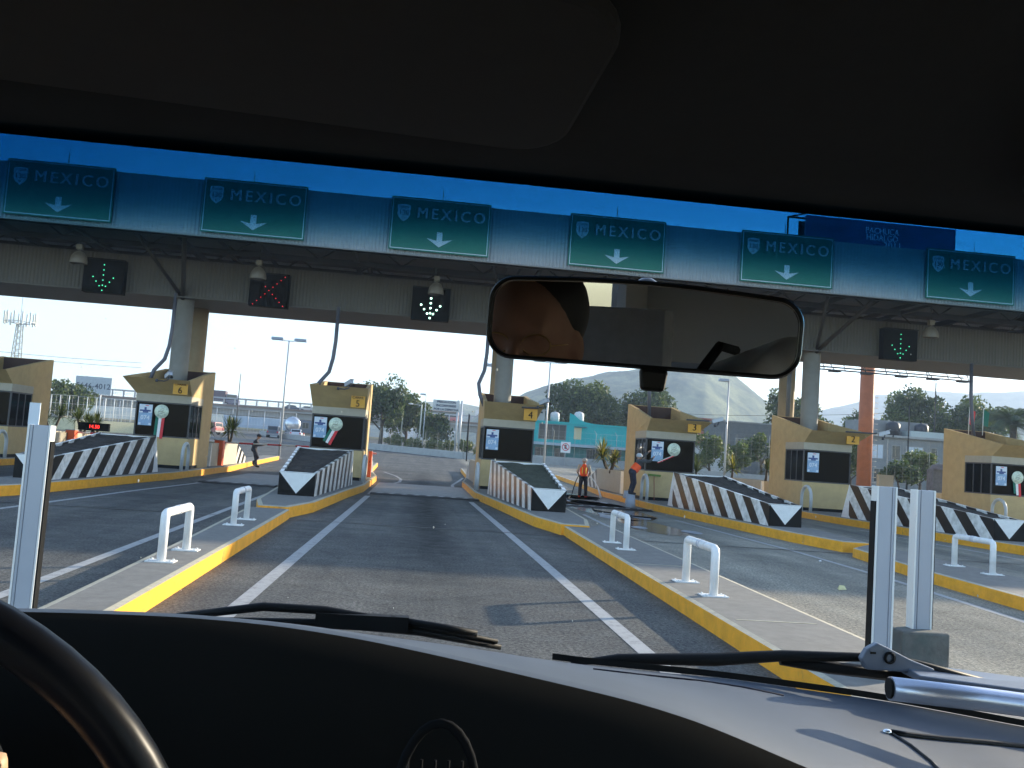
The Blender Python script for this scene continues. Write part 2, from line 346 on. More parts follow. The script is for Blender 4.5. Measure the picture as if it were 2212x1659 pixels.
# ================================================================ STRIPED PLANTERS
def stripe_mat(name, slope, period=1.0, off=0.0):
    m = bpy.data.materials.new(name); m.use_nodes = True; n = m.node_tree.nodes; L = m.node_tree.links; b = n['Principled BSDF']; b.inputs['Specular IOR Level'].default_value = .3
    tc = n.new('ShaderNodeTexCoord'); sp = n.new('ShaderNodeSeparateXYZ'); L.new(tc.outputs['Object'], sp.inputs[0])
    def M_(op, a, c):
        q = n.new('ShaderNodeMath'); q.operation = op
        for k, v in enumerate((a, c)):
            if isinstance(v, (int, float)): q.inputs[k].default_value = v
            else: L.new(v, q.inputs[k])
        return q.outputs[0]
    ph = M_('FRACT', M_('DIVIDE', M_('ADD', M_('SUBTRACT', sp.outputs[1], M_('MULTIPLY', sp.outputs[2], slope)), 40+off), period), 0)
    bw = M_('GREATER_THAN', ph, .5)
    nz = n.new('ShaderNodeTexNoise'); nz.inputs['Scale'].default_value = 6; nz.inputs['Detail'].default_value = 10; L.new(tc.outputs['Object'], nz.inputs['Vector'])
    rp = n.new('ShaderNodeValToRGB'); rp.color_ramp.elements[0].position = .35; rp.color_ramp.elements[1].position = .6; rp.color_ramp.elements[0].color = (.55, .54, .50, 1); rp.color_ramp.elements[1].color = (.80, .79, .76, 1)
    L.new(nz.outputs[0], rp.inputs[0])
    mx = n.new('ShaderNodeMixRGB'); L.new(bw, mx.inputs[0]); L.new(rp.outputs[0], mx.inputs[1]); mx.inputs[2].default_value = (.014, .013, .013, 1)
    L.new(mx.outputs[0], b.inputs['Base Color']); b.inputs['Roughness'].default_value = .28
    return m
STR = stripe_mat('striped_wall_paint', .95, 1.0)
STR5 = stripe_mat('striped_wall_paint_upright', .35, .8)
BLACKP = mat('black_gloss_paint', (.008, .008, .008), .45, noise=.1, spec=.12)
WSHINE = mat('white_gloss_paint', (.78, .78, .76), .35, noise=.07, nscale=7, dirt=((.34, .30, .24), 5, .60))
def planter(i):
    """wedge shaped planter, low and narrow towards the driver; local origin on the kerb top at its nose"""
    c0 = cx(i, 23.4); dx = CX[i]-c0
    t = thing('striped_planter', PL_LAB[i], 'planter', (c0, 23.4, .25), 0, 'black and white striped planters before the booths')
    y1 = 7.1; h0, h1, w0, w1, tk = .58, 1.18, .46, .93, .09
    if i == 4: y1 = 7.0
    m = STR5 if i in (5, 4) else STR
    mb = MB()
    for s in (-1, 1):
        a0 = (s*w0, 0); a1 = (dx+s*w1, y1); b0 = (s*(w0-tk), .12); b1 = (dx+s*(w1-tk), y1-.001)
        q = [(a0[0], 0, 0), (a1[0], y1, 0), (b1[0], y1, 0), (b0[0], 0, 0), (a0[0], 0, h0), (a1[0], y1, h1), (b1[0], y1, h1), (b0[0], 0, h0)]
        if s > 0: q = [q[3], q[2], q[1], q[0], q[7], q[6], q[5], q[4]]
        mb.hexa(q)
    mb.build('side_wall', m, t)
    nose = MB(); nose.box((-w0+tk+.003, .004, 0), (w0-tk-.003, .10, h0-.01)); nose.build('nose_wall', BLACKP, t)
    fr = MB(); fr.add([(-w0, -.006, 0), (w0, -.006, 0), (w0, -.006, h0), (-w0, -.006, h0), (-w0, 0, 0), (w0, 0, 0), (w0, 0, h0), (-w0, 0, h0)], [(0, 1, 2, 3), (4, 7, 6, 5), (0, 4, 5, 1), (1, 5, 6, 2), (2, 6, 7, 3), (3, 7, 4, 0)])
    fr.build('nose_panel', BLACKP, t)
    tri = MB(); tri.prism([(-w0+.01, h0-.004), (0, .05), (w0-.01, h0-.004)], -.009, -.0065, axis='y'); tri.build('white_triangle', WSHINE, t)
    rim = MB(); rim.box((-w0, -.006, h0+.001), (w0, .13, h0+.014)); rim.build('nose_rim', WSHINE, t)
    so = MB(); nx, ny = 8, 26; rnd = random.Random(i)
    vs = []
    for j in range(ny+1):
        v = j/ny; y = .1+v*(y1-.15); hw = w0-tk+(w1-w0)*v; c = dx*v
        for k in range(nx+1): vs.append((c-hw+2*hw*k/nx, y, h0-.06+(h1-h0)*v+rnd.uniform(-.025, .03)))
    so.add(vs, [(j*(nx+1)+k, j*(nx+1)+k+1, (j+1)*(nx+1)+k+1, (j+1)*(nx+1)+k) for j in range(ny) for k in range(nx)], 0)
    so.build('soil', MOSS if i in (4,) else SOIL, t)
    bt = MB()   # splayed buttress feet at the high end
    for s in (-1, 1):
        x = dx+s*(w1+.003); bt.prism([(y1, 0), (y1+.55, 0), (y1+.04, h1), (y1, h1)], *sorted((x-s*.12, x)), axis='x')
    bt.box((dx-w1+.13, y1+.001, 0), (dx+w1-.13, y1+.10, h1-.02)); bt.build('end_wall', WSHINE, t)
    return t
MOSS = mat('mossy_soil', (.045, .05, .028), 1, noise=.6, nscale=18, bump=1)
PL_LAB = {7: 'striped planter in front of booth beside the tall white post, at the far left', 6: 'striped planter with slanted bars before booth 6', 5: 'striped planter of dark soil before booth 5, its white triangle facing us',
          4: 'striped planter with greenish soil before booth 4, white triangle at its nose', 3: 'striped planter before booth 3 where the bucket and broom stand', 2: 'striped planter before booth 2, seen behind the two white posts', 1: 'striped planter before the booth at the far right edge'}
for i in (7, 6, 5, 4, 3, 2, 1): planter(i)
# apron slab with a raised white grey nose in front of planters
for i in (6, 5, 4, 3):
    mb = MB(); mb.prism([(-.0, -.012), (.44, -1.7), (.40, -.012)], 0, .04); mb = MB()
    mb.add([(-.42, -.02, .006), (.42, -.02, .006), (.5, -1.2, .006), (.3, -2.6, .006), (-.3, -2.6, .006), (-.5, -1.2, .006)], [(5, 4, 3, 2, 1, 0)])
# ---------------- rear walls and rear planters
def rear(i):
    t = thing('rear_planter', 'beige walled planter with white ends behind %s' % BN[i], 'planter', (CX[i], 39.0, .25), 0, 'beige planters behind the booths')
    b = MB(); b.box((-.85, 0, 0), (.85, .12, .98)); b.box((-.85, .121, 0), (-.73, 5.2, .98)); b.box((.73, .121, 0), (.85, 5.2, .98)); b.box((-.85, 5.201, 0), (.85, 5.3, .98)); b.build('beige_wall', BEIGE, t)
    e = MB()
    for s in (-1, 1): e.prism([(-.25, 0), (-.01, 0), (-.01, .98), (-.09, .98)], *sorted((s*.74, s*.852)), axis='x')
    e.build('white_end', WSHINE, t)
    s_ = MB()
    for s in (-1, 1): s_.prism([(5.31, 0), (7.6, 0), (7.6, .3), (5.31, .98)], *sorted((s*.72, s*.85)), axis='x')
    s_.box((-.71, 7.45, 0), (.71, 7.58, .3)); s_.build('striped_tail', STR, t)
    k = MB(); k.box((-.72, .13, 0), (.72, 5.19, .86)); k.box((-.71, 5.31, 0), (.71, 7.44, .25)); k.build('soil', SOIL, t)
BN = {7: 'the booth at the far left', 6: 'booth 6', 5: 'booth 5', 4: 'booth 4', 3: 'booth 3', 2: 'booth 2', 1: 'the booth at the far right'}
for i in (7, 6, 5, 4, 3, 2, 1): rear(i)
# ================================================================ TOLL BOOTHS
POSTER_B = mat('poster_blue', (.24, .38, .56), .35, noise=.25, nscale=6)
POSTER_W = mat('poster_white', (.62, .68, .75), .35, noise=.08)
POSTER_D = mat('poster_dark_blue', (.02, .06, .22), .35)
PLATE = mat('lane_plate_yellow', (.62, .30, .02), .5)
FOIL = mat('silver_foil', (.55, .62, .50), .3, .3, noise=.35, nscale=14, bump=1)
GREEN = mat('flag_green', (.0, .14, .09), .6)
FRAMEM = mat('window_frame_dark', (.03, .03, .035), .4)
ZW0, ZW1, ZL = 1.38, 2.68, 2.96
def booth(i, number=None, plate=True, side=1):
    """open-topped toll booth; origin on the kerb top at the middle of the front wall (Y 34.3); side = which flank has the hoop"""
    lab, carril = BL[i], i in (6, 5)
    t = thing('toll_booth', lab, 'toll booth', (CX[i], 34.3, .25), 0, 'yellow toll booths under the canopy')
    w_, D = 1.0, 3.4; z0, z1, zl = ZW0-.25, ZW1-.25, ZL-.25
    # base wall and rear solid flank walls
    zq = ({5: 3.72, 4: 3.58, 6: 3.5}.get(i, 3.42)-.25); zmid = zq+(3.9-zq)*(1.8+.85)/(D+.85)
    b = MB(); b.box((-w_, 0, .12), (w_, .12, z0)); b.box((-w_, .121, .12), (-w_+.12, 1.8, z0)); b.box((w_-.12, .121, .12), (w_, 1.8, z0))
    b.box((-w_+.04, .04, 0), (w_-.04, 1.8, .119), 1); b.build('base_wall', [YEL, BLACKP], t)
    fl = MB()
    for s in (-1, 1):
        x0, x1 = sorted((s*w_, s*(w_-.14)))
        fl.prism([(1.801, 0), (D, 0), (D, 3.9), (1.801, zmid)], x0-.002, x1+.002, axis='x')
    fl.box((-w_+.139, D-.14, 0), (w_-.139, D-.001, 3.88)); fl.build('flank_wall', YEL, t)
    li = MB(); li.box((-w_-.003, -.02, z1), (w_+.003, 1.8, zl)); li.box((-w_+.06, .1, zl+.001), (w_-.06, D-.15, zl+.05)); li.build('lintel', BEIGE if i != 6 else BEIGE, t)
    # leaning front parapet and side parapets with sloping top
    pz = {5: 3.72, 4: 3.58, 6: 3.5}.get(i, 3.42)-.25; pr = 3.9
    p = MB(); W2 = w_+.08; lean = .85; far_ = -SIDE[i]; ext = {4: .12, 3: .27, 2: .3, 1: .3, 6: .22, 7: .2}.get(i, 0); WL = W2+(ext if far_ < 0 else 0); WR = W2+(ext if far_ > 0 else 0)
    p.hexa([(-w_-.004, -.022, zl), (w_+.004, -.022, zl), (w_-.1, .12, zl), (-w_+.1, .12, zl), (-WL, -lean, pz), (WR, -lean, pz), (WR-.1, -lean+.12, pz), (-WL+.1, -lean+.12, pz)])
    for s in (-1, 1):
        W2 = WR if s > 0 else WL
        q = [(s*(w_+.004), -.022, zl), (s*(w_+.004), 1.8, zl), (s*(w_-.12), 1.8, zl), (s*(w_-.12), .1, zl),
             (s*W2, -lean, pz), (s*(w_+.004), 1.8, zmid), (s*(w_-.12), 1.8, zmid), (s*(W2-.12), -lean+.12, pz)]
        if s < 0: q = [q[3], q[2], q[1], q[0], q[7], q[6], q[5], q[4]]
        q = [q[k] for k in (0, 1, 2, 3, 4, 5, 6, 7)]
        p.hexa(q)
    p.build('parapet', YEL, t)
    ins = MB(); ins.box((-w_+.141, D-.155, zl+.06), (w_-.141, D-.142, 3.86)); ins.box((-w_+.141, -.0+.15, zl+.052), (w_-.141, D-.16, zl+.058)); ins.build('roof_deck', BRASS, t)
    # windows
    wn = MB(); fw = .05
    wn.box((-w_+.01, .02, z0+.001), (w_-.01, .07, z0+.05)); wn.box((-w_+.01, .02, z1-.05), (w_-.01, .07, z1-.001))
    for x in (-w_+.01, w_-.06): wn.box((x, .02, z0+.051), (x+fw, .07, z1-.051))
    for s in (-1, 1):
        a, c = sorted((s*(w_-.02), s*(w_-.07)))
        wn.box((a, .071, z0+.001), (c, 1.8, z0+.05)); wn.box((a, .071, z1-.05), (c, 1.8, z1-.001))
        for yy in (.65, 1.2, 1.74): wn.box((a, yy, z0+.051), (c, yy+.05, z1-.051))
    wf = wn.build('window_frame', FRAMEM, t)
    pn = MB(); pn.box((-w_+.061, .04, z0+.051), (w_-.061, .048, z1-.051)); pn.build('front_pane', TINTED, wf)
    for s in (-1, 1):
        sp_ = MB(); a, c = sorted((s*(w_-.04), s*(w_-.048)))
        for ya, yb in ((.075, .648), (.702, 1.198), (1.252, 1.738)): sp_.box((a, ya, z0+.051), (c, yb, z1-.051))
        sp_.build('side_pane', TINTED, wf)
    ct = MB(); ct.box((-.8, .25, z0-.25), (.8, .9, z0-.2)); ct.box((-.3, .4, z0-.199), (.15, .7, z0+.16)); ct.box((.3, 1.0, 0), (.75, 1.5, z0+.15)); ct.build('counter', mat('booth_counter', (.10, .09, .08), .6), t)
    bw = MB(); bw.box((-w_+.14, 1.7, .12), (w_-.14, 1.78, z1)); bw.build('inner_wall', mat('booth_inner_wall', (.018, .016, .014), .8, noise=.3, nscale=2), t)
    if number:
        pl = MB(); yy = -.36; 
        zc = (zl+pz)/2+(-.06 if carril else -.1)
        x = w_-.28
        tilt = math.atan2(lean, pz-zl)
        # the plate hangs upright just in front of the leaning parapet's foot
        py = -.33 if not carril else -.34
        pl.box((x-.26, py-.31, zl+.03), (x+.26, py-.27, zl+.46)); po = pl.build('lane_plate', PLATE, t)
        tx = MB(); tx.text(str(number), .34 if carril else .38, (x, py-.322, zl+.17 if carril else zl+.22), depth=.01); tx.build('lane_number', BLACKP, po)
        if carril: MB().text('CARRIL', .13, (x, py-.322, zl+.395), depth=.01).build('lettering', BLACKP, po)
    return t
BL = {7: 'toll booth cut by the left edge, its flank brightly sunlit', 6: 'toll booth CARRIL 6 with silver disc and poster on its window', 5: 'toll booth CARRIL 5 with a camera above its yellow lane plate',
      4: 'toll booth number 4 with round column rising from it and no silver disc', 3: 'toll booth number 3 where a worker stands on a bucket', 2: 'toll booth number 2 with poster only, beside the orange pole', 1: 'toll booth cut by the right edge with small flags on its roof'}
SIDE = {7: 1, 6: 1, 5: 1, 4: -1, 3: -1, 2: -1, 1: -1}
SIDE = {7: 1, 6: 1, 5: 1, 4: -1, 3: -1, 2: -1, 1: -1}
for i in (7, 6, 5, 4, 3, 2, 1): booth(i, i if 2 <= i <= 6 else None, side=SIDE[i])
# hoops guarding the booth corners
PIPE = mat('grey_hoop_paint', (.50, .50, .48), .45, noise=.08)
for i in CX:
    s = SIDE[i]; x = CX[i]+s*1.16
    pts = [(0, 0, 0), (0, 0, .55)]+[(0, .42-.42*math.cos(a), .55+.42*math.sin(a)) for a in [math.pi*k/10 for k in range(1, 10)]]+[(0, .84, .55), (0, .84, 0)]
    o = MB().tube(pts, .062, 12).build('pipe_hoop', PIPE, loc=(x, 33.1, .25))
    tag(o, 'grey pipe hoop guarding the corner of %s' % BN[i], 'hoop', 'pipe hoops at the booth corners')
# posters and silver discs
def poster(i, px, w_=.48, h=.78):
    y = 34.3-.012; z = 1.78; t = thing('poster', 'blue and white 074 poster on the window of %s' % BN[i], 'poster', (px, y+.045, z), 0, '074 posters on booth windows')
    MB().box((-w_/2, -.022, 0), (w_/2, -.012, h)).build('sheet', POSTER_B, t)
    MB().box((-w_/2+.01, -.0255, h*.60), (w_/2-.01, -.0225, h-.01)).build('upper_print', POSTER_W, t)
    for q in (-w_/2+.02, w_/2-.10): MB().box((q, -.0255, .02), (q+.08, -.0225, .10)).build('corner_mark', POSTER_W, t)
    MB().text('074', .22, (0, -.026, h*.36), depth=.004, width=.006).build('lettering', POSTER_W, t)
    c = MB(); c.box((-w_/2+.03, -.0285, h*.66), (w_/2-.06, -.0265, h*.74)); c.box((-.05, -.0285, h*.742), (.03, -.0265, h*.86)); c.box((-.10, -.0285, h*.60), (.10, -.0265, h*.658)); c.build('dark_print', POSTER_D, t)
    r = MB(); r.box((-.02, -.0285, h*.93), (.10, -.0265, h*.96)); r.build('red_print', RED, t)
for i, px in ((6, CX[6]-.62), (5, CX[5]-.66), (4, CX[4]-.62), (3, CX[3]-.52), (2, CX[2]-.58), (1, CX[1]-.55)): poster(i, px)
def disc(i, px, pz, kind):
    t = thing('silver_disc', {6: 'round silver foil disc with hanging ribbon on booth 6 window', 5: 'round silver foil disc with ribbon blown sideways on booth 5 window', 3: 'round silver foil disc above a slanting thin ribbon on booth 3 window', 1: 'round silver foil disc with tricolour ribbon on the far right booth'}[i], 'ornament', (px, 34.27, pz), 0, 'silver discs with tricolour ribbons')
    R0 = .26
    d = MB(); d.lathe([(.001, -.05), (R0*.5, -.055), (R0*.82, -.04), (R0*.86, -.03), (R0*.94, -.045), (R0, -.02), (R0*.98, 0), (.001, 0)], (0, 0, 0), 32, axis='y'); d.build('foil', FOIL, t)
    # wing like relief across the foil
    rl = MB(); rl.tube([(-.12, -.062, -.05), (-.05, -.068, .02), (.02, -.066, 0), (.1, -.064, .07)], [.012, .025, .028, .01], 8); rl.tube([(-.1, -.062, -.1), (0, -.066, -.07), (.1, -.062, -.02)], [.008, .02, .008], 8); rl.tube([(-.04, -.062, .08), (.03, -.064, .10), (.07, -.062, .13)], [.008, .016, .008], 8)
    rl.build('relief', mat('foil_relief', (.62, .66, .55), .25, .4), t)
    ends = {6: [(-.03, -.95), (.0, -.95)], 5: [(-.32, -.72), (-.40, -.80)], 3: [(-.62, -.50), (-.62, -.52)], 1: [(.06, -.72), (.06, -.72)]}[i]
    ex, ez = ends[0]
    for k, (m, nm) in enumerate(((GREEN, 'green_ribbon'), (WHITE, 'white_ribbon'), (RED, 'red_ribbon'))):
        a = Vector((-.14+.11*k, -.012-.003*k, -.17)); b = Vector((-.14+.11*k+ex*.8, -.012-.003*k, ez+.12*(1-k)*.5))
        if i == 3: a = Vector((.10+.03*k, -.012-.003*k, -.18)); b = Vector((ex, -.012-.003*k, ez-.03*k))
        n_ = Vector((b.z-a.z, 0, -(b.x-a.x))).normalized()*(.055 if i != 3 else .018)
        q = MB(); q.add([a-n_, a+n_, b+n_*.9, b-n_*.9]+[v+Vector((0, .004, 0)) for v in (a-n_, a+n_, b+n_*.9, b-n_*.9)], [(0, 1, 2, 3), (7, 6, 5, 4), (0, 4, 5, 1), (1, 5, 6, 2), (2, 6, 7, 3), (3, 7, 4, 0)]); q.build(nm, m, t)
for a in ((6, CX[6]-.03, 2.33, 0), (5, CX[5]-.08, 2.32, 0), (3, CX[3]+.12, 2.28, 0), (1, CX[1]+.12, 2.15, 0)): disc(*a)
# surveillance cameras
CAMW = mat('camera_housing', (.42, .45, .50), .35, .2)
def cctv(loc, aim, lab, arm=1):
    t = thing('surveillance_camera', lab, 'camera', loc, aim, 'cameras on the booth parapets')
    h = MB(); M = Matrix.Rotation(R(-18), 4, 'X'); h.box((-.07, -.24, .16), (.07, .18, .30), 0, M); h.box((-.085, -.30, .295), (.085, .20, .31), 0, M); h.build('housing', CAMW, t, bevel=.01)
    l = MB(); l.cyl((0, -.315, .14), .045, .03, 14, axis='y'); l.build('lens', BLACKP, t)
    a = MB(); a.tube([(0, 0, .17), (0, .02, .06), (-.12*arm, .1, .0), (-.34*arm, .16, 0)], .022, 8); a.cyl((-.36*arm, .16, -.05), .05, .1, 12); a.build('bracket', mat('bracket_dark', (.06, .06, .07), .5), t)
cctv((CX[6]+.35, 33.35, 3.42), R(35), 'surveillance camera on the parapet above the CARRIL 6 plate', 1)
cctv((CX[5]+.38, 33.3, 3.62), R(35), 'surveillance camera on the parapet above the CARRIL 5 plate', 1)
cctv((CX[4]+1.22, 33.5, 3.50), R(40), 'surveillance camera at the upper corner of booth 4', .6)
cctv((CX[3]+1.62, 33.5, 3.30), R(75), 'surveillance camera held out on an arm beside booth 3', 1)
cctv((CX[2]+1.95, 33.5, 3.28), R(75), 'surveillance camera held out on a long arm beside booth 2', 1)
for i, x1 in ((4, .95), (3, 1.25), (2, 1.6)):
    tag(MB().tube([(CX[i]+.35, 33.55, 3.46), (CX[i]+x1, 33.5, 3.47)], .03, 8).build('camera_arm', mat('bracket_dark', (.06, .06, .07), .5)), 'dark horizontal arm above the yellow plate of booth %d' % i, 'bracket', 'camera arms on the booths')
# flags on the far right booth roof
for k, (dx, m, nm) in enumerate(((-.55, RED, 'red'), (.1, GREEN, 'green'))):
    t = thing('small_flag', 'small %s flag on a stick on the roof of the far right booth' % nm, 'flag', (CX[1]+dx, 36.6, 3.9), 0)
    MB().tube([(0, 0, 0), (.02, 0, 1.2)], .018, 6).build('stick', WHITE, t)
    MB().add([(0.02, 0, .45), (.28, .05, .38), (.3, 0, 1.0), (.03, 0, 1.15), (0.02, .012, .45), (.28, .062, .38), (.3, .012, 1.0), (.03, .012, 1.15)], [(0, 1, 2, 3), (7, 6, 5, 4), (0, 4, 5, 1), (1, 5, 6, 2), (2, 6, 7, 3), (3, 7, 4, 0)]).build('cloth', m, t)
# ================================================================ CANOPY
YF, YB = 31.5, 44.5; ZB, ZT_ = 8.49, 10.42
SHEET = mat('corrugated_sheet', (.285, .285, .29), .55, .1, noise=.08, nscale=.6, dirt=((.38, .37, .36), .5, .62))
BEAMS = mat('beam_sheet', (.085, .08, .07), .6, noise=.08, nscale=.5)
can = thing('toll_canopy', 'long corrugated canopy spanning all the toll lanes on concrete columns', 'canopy')
def corr(mb, x0, x1, y, z0, z1, p=.13, a=.022, mi=0):
    n = int((x1-x0)/p); vs = []; o = []
    for k in range(n):
        x = x0+k*p
        for dx, dy in ((0, 0), (.3*p, 0), (.5*p, -a), (.8*p, -a)): o.append((x+dx, y+dy))
    for x, yy in o: vs += [(x, yy, z0), (x, yy, z1)]
    mb.add(vs, [(2*k, 2*k+2, 2*k+3, 2*k+1) for k in range(len(o)-1)], mi)
X0, X1 = -46, 50
f = MB(); corr(f, X0, X1, YF, ZB, ZT_); f.box((X0, YF+.01, ZB-.03), (X1, YF+.1, ZB+.05)); f.box((X0, YF+.005, ZT_-.02), (X1, YF+.14, ZT_+.03)); f.build('front_fascia', SHEET, can)
f = MB(); corr(f, X0, X1, YB, ZB, ZT_); f.build('rear_fascia', SHEET, can)
f = MB(); f.box((X0, YF+.15, ZT_-.15), (X1, YB-.05, ZT_-.05)); f.build('roof_sheet', DSTEEL, can)
# truss: chords along X and Y with web members
f = MB()
for y in (32.4, 34.9, 41.0, 43.6):
    for z in (8.62, 9.9): f.box((X0, y-.06, z-.07), (X1, y+.06, z+.07))
    x = X0
    k = 0
    while x < X1-1.6:
        a, b = (8.69, 9.83) if k % 2 == 0 else (9.83, 8.69)
        f.tube([(x, y, a), (x+1.6, y, b)], .035, 4, caps=False); x += 1.6; k += 1
for k in range(-7, 9):
    x = .2+k*6.45-3.2
    for z in (8.8, 10.05): f.box((x-.08, 31.7, z-.1), (x+.08, 44.3, z+.1))
    f.box((x+3.1, 31.7, 8.55), (x+3.22, 44.3, 8.67))
f.build('roof_truss', DSTEEL, can)
# main girder clad in sheet
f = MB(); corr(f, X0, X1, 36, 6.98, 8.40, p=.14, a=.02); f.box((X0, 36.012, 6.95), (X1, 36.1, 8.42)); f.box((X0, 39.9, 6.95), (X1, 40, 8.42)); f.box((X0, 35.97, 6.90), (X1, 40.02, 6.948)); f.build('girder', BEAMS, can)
for i in (6, 4, 2, 8, 0):
    x = {6: -9.75, 4: 3.28, 2: 16.5, 8: -23, 0: 31}[i]
    r = .36
    for y in (36.6, 39.1):
        c = MB(); c.cyl((x, y, .25), r, 6.65, 32); c.build('column', COLC if y < 38 else mat('column_yellowish', (.30, .23, .14), .8, noise=.1), can)
    br = MB(); br.tube([(x, 36.2, 6.9), (x+.9, 32.2, 9.0)], .09, 8); br.tube([(x, 36.2, 6.9), (x-1.2, 32.6, 9.0)], .07, 8); br.build('column_strut', DSTEEL, can)
dp = MB(); dp.tube([(16.05, 37.8, 3.9), (16.05, 37.8, 6.9)], .10, 10); dp.build('downpipe', mat('downpipe', (.12, .13, .14), .5), can)
# flexible conduits from girder down to booth roofs
CON = mat('conduit_grey', (.10, .105, .13), .45, .2)
for i, xt, xb in ((6, -9.78, -10.0), (5, -3.55, -3.78), (4, 2.42, 2.55), (3, 8.5, 9.15), (2, 14.55, 15.7), (1, 21.9, 23.9)):
    if i == 1: pts = [(23.4, 36.0, 6.95), (23.42, 36, 5.6), (23.5, 36, 4.6), (23.62, 36, 3.7)]
    elif i in (3,): pts = [(9.05, 35.4, 6.95), (9.1, 35.4, 5.5), (9.15, 35.4, 4.6), (9.2, 35.4, 3.6)]
    elif i == 2: continue
    else: pts = [(xt, 35.3, 6.95), (xt, 35.3, 5.6), (xt-.05, 35.3, 4.9), (xt-.15 if i != 4 else xt-.25, 35.2, 4.35), (xb-.25 if i != 4 else xb-.3, 35.1, 3.9), (xb-.35 if i != 4 else xb-.1, 35.0, 3.45)]
    tag(MB().tube(pts, .075, 10).build('conduit', CON), 'dark conduit dropping from the girder into %s' % BN[i], 'conduit', 'conduits down to the booths')
# lightning rods
for k, x in enumerate((-12.75, -6.47, .19, 6.58, 13.0, 20.5)):
    tag(MB().tube([(x, YF+.08, ZT_+.03), (x-.01, YF+.08, ZT_+.55)], [.018, .010], 6).build('lightning_rod', DSTEEL), 'thin rod standing on the canopy edge above the %s MEXICO sign' % ('first', 'second', 'third', 'fourth', 'fifth', 'sixth')[k], 'lightning rod', 'rods on the canopy edge')
# ---------------- MEXICO signs
SG = mat('sign_green', (.0, .125, .075), .45, noise=.06, nscale=1.5)
SW = mat('sign_white', (.50, .52, .54), .5)
def mexico(x, lab):
    W, H = 3.55, 1.92; z = 8.60
    t = thing('overhead_sign', lab, 'road sign', (x, YF-.10, z), 0, 'green MEXICO signs along the canopy')
    MB().box((-W/2, -.04, 0), (W/2, .0, H)).build('sign_panel', SG, t, bevel=0)
    b = MB(); e = .045
    def ring(a, c, x_=0):
        for (q, s_) in (((-W/2+a, -.0435, a), (W/2-a, -.0405, a+e*.6)), ((-W/2+a, -.0435, H-a-e*.6), (W/2-a, -.0405, H-a)), ((-W/2+a, -.0435, a+e*.6), (-W/2+a+e*.6, -.0405, H-a-e*.6)), ((W/2-a-e*.6, -.0435, a+e*.6), (W/2-a, -.0405, H-a-e*.6))): b.box(q, s_)
    ring(.045, 0); b.build('border', SW, t)
    tx = MB()
    for q, dd in ((-.014, .004), (.014, .009)): tx.text('MEXICO', .56, (.36+q, -.049-dd, H*.71), depth=.006, space=1.34, sx=.95); tx.build('lettering', SW, t)
    ar = MB(); ar.prism([(-.085, .40), (-.42, .52), (0, .24), (.42, .52), (.085, .40), (.085, .78), (-.085, .78)], -.0435, -.0405, axis='y')
    ar = MB(); ar.prism([(-.46, .50), (0, .20), (.46, .50), (.10, .43), (.10, .74), (-.10, .74), (-.10, .43)], -.052, -.044, axis='y'); ar.build('down_arrow', SW, t)
    sh = MB(); cx_, cz = -1.32, H*.70
    pts = [(-.22, .27), (-.24, .12), (-.20, .06), (-.24, -.04), (-.16, -.2), (0, -.33), (.16, -.2), (.24, -.04), (.20, .06), (.24, .12), (.22, .27), (0, .31)]
    sh.prism([(cx_+a, cz+c) for a, c in pts][::1], -.052, -.044, axis='y'); so = sh.build('route_shield', SW, t)
    st = MB(); st.text('130', .24, (cx_, -.060, cz-.02), depth=.006); st.text('CUOTA', .10, (cx_, -.060, cz+.19), depth=.006); st.text('D', .11, (cx_, -.060, cz-.20), depth=.006); st.build('lettering', BLACKP, so)
    bk = MB()
    for xx in (-1.2, 1.2): bk.box((xx-.05, .001, .1), (xx+.05, .075, H-.1))
    bk.build('bracket', DSTEEL, t)
for x, l in ((-12.86, 'green MEXICO sign nearest the left edge, darkest of the six'), (-6.33, 'green MEXICO sign second from the left, between booths 6 and 5'), (.16, 'green MEXICO sign third from the left, above our own lane'),
             (6.60, 'green MEXICO sign directly above the rear-view mirror'), (13.02, 'green MEXICO sign overlapped behind by the billboard left end'), (20.25, 'green MEXICO sign nearest the right edge under the dark billboard')): mexico(x, l)
# ---------------- lane signals
SB = mat('signal_box_black', (.004, .005, .005), .6, spec=.05)
LG = mat('lamp_green', (.1, .9, .5), .4, emit=(.10, 1, .50), estr=.7); LGB = mat('lamp_green_bright', (.6, 1, .8), .4, emit=(.55, 1, .8), estr=3); LR = mat('lamp_red', (.5, .02, .02), .4, emit=(1, .02, .03), estr=.45)
def signal(x, kind, lab):
    t = thing('lane_signal', lab, 'lane signal', (x, 35.55, 6.76), 0, 'lamp arrow boxes on the girder')
    MB().box((-.76, .0, 0), (.76, .38, 1.3)).build('signal_box', SB, t, bevel=.015)
    hd = MB(); hd.box((-.76, -.06, 1.301), (.76, .38, 1.33)); hd.build('visor', SB, t)
    if kind == 'x': pts = [(k*.145, k*.145) for k in range(-4, 5)]+[(k*.145, -k*.145) for k in (-4, -3, -2, -1, 1, 2, 3, 4) if not (k < -1)]
    else: pts = [(0, .45-.2*k) for k in range(6)]+[(s*(.12+.13*k), -.38+.17*k) for k in range(3) for s in (-1, 1)]
    l = MB(); rad = .036 if kind == 'b' else (.02 if kind == 'g' else .018)
    for a, b in pts: l.sph((a, -.012, .64+b), rad, 6)
    l.build('lamp_dots', {'x': LR, 'g': LG, 'b': LGB}[kind], t)
signal(-12.62, 'g', 'black box with small green lamp arrow pointing down, nearest the left edge'); signal(-6.33, 'x', 'black box with a red lamp cross, the only red one')
signal(.04, 'b', 'black box with the brightest white green arrow, above our own lane'); signal(19.9, 'g', 'black box with green lamp arrow on the girder to the right of the mirror')
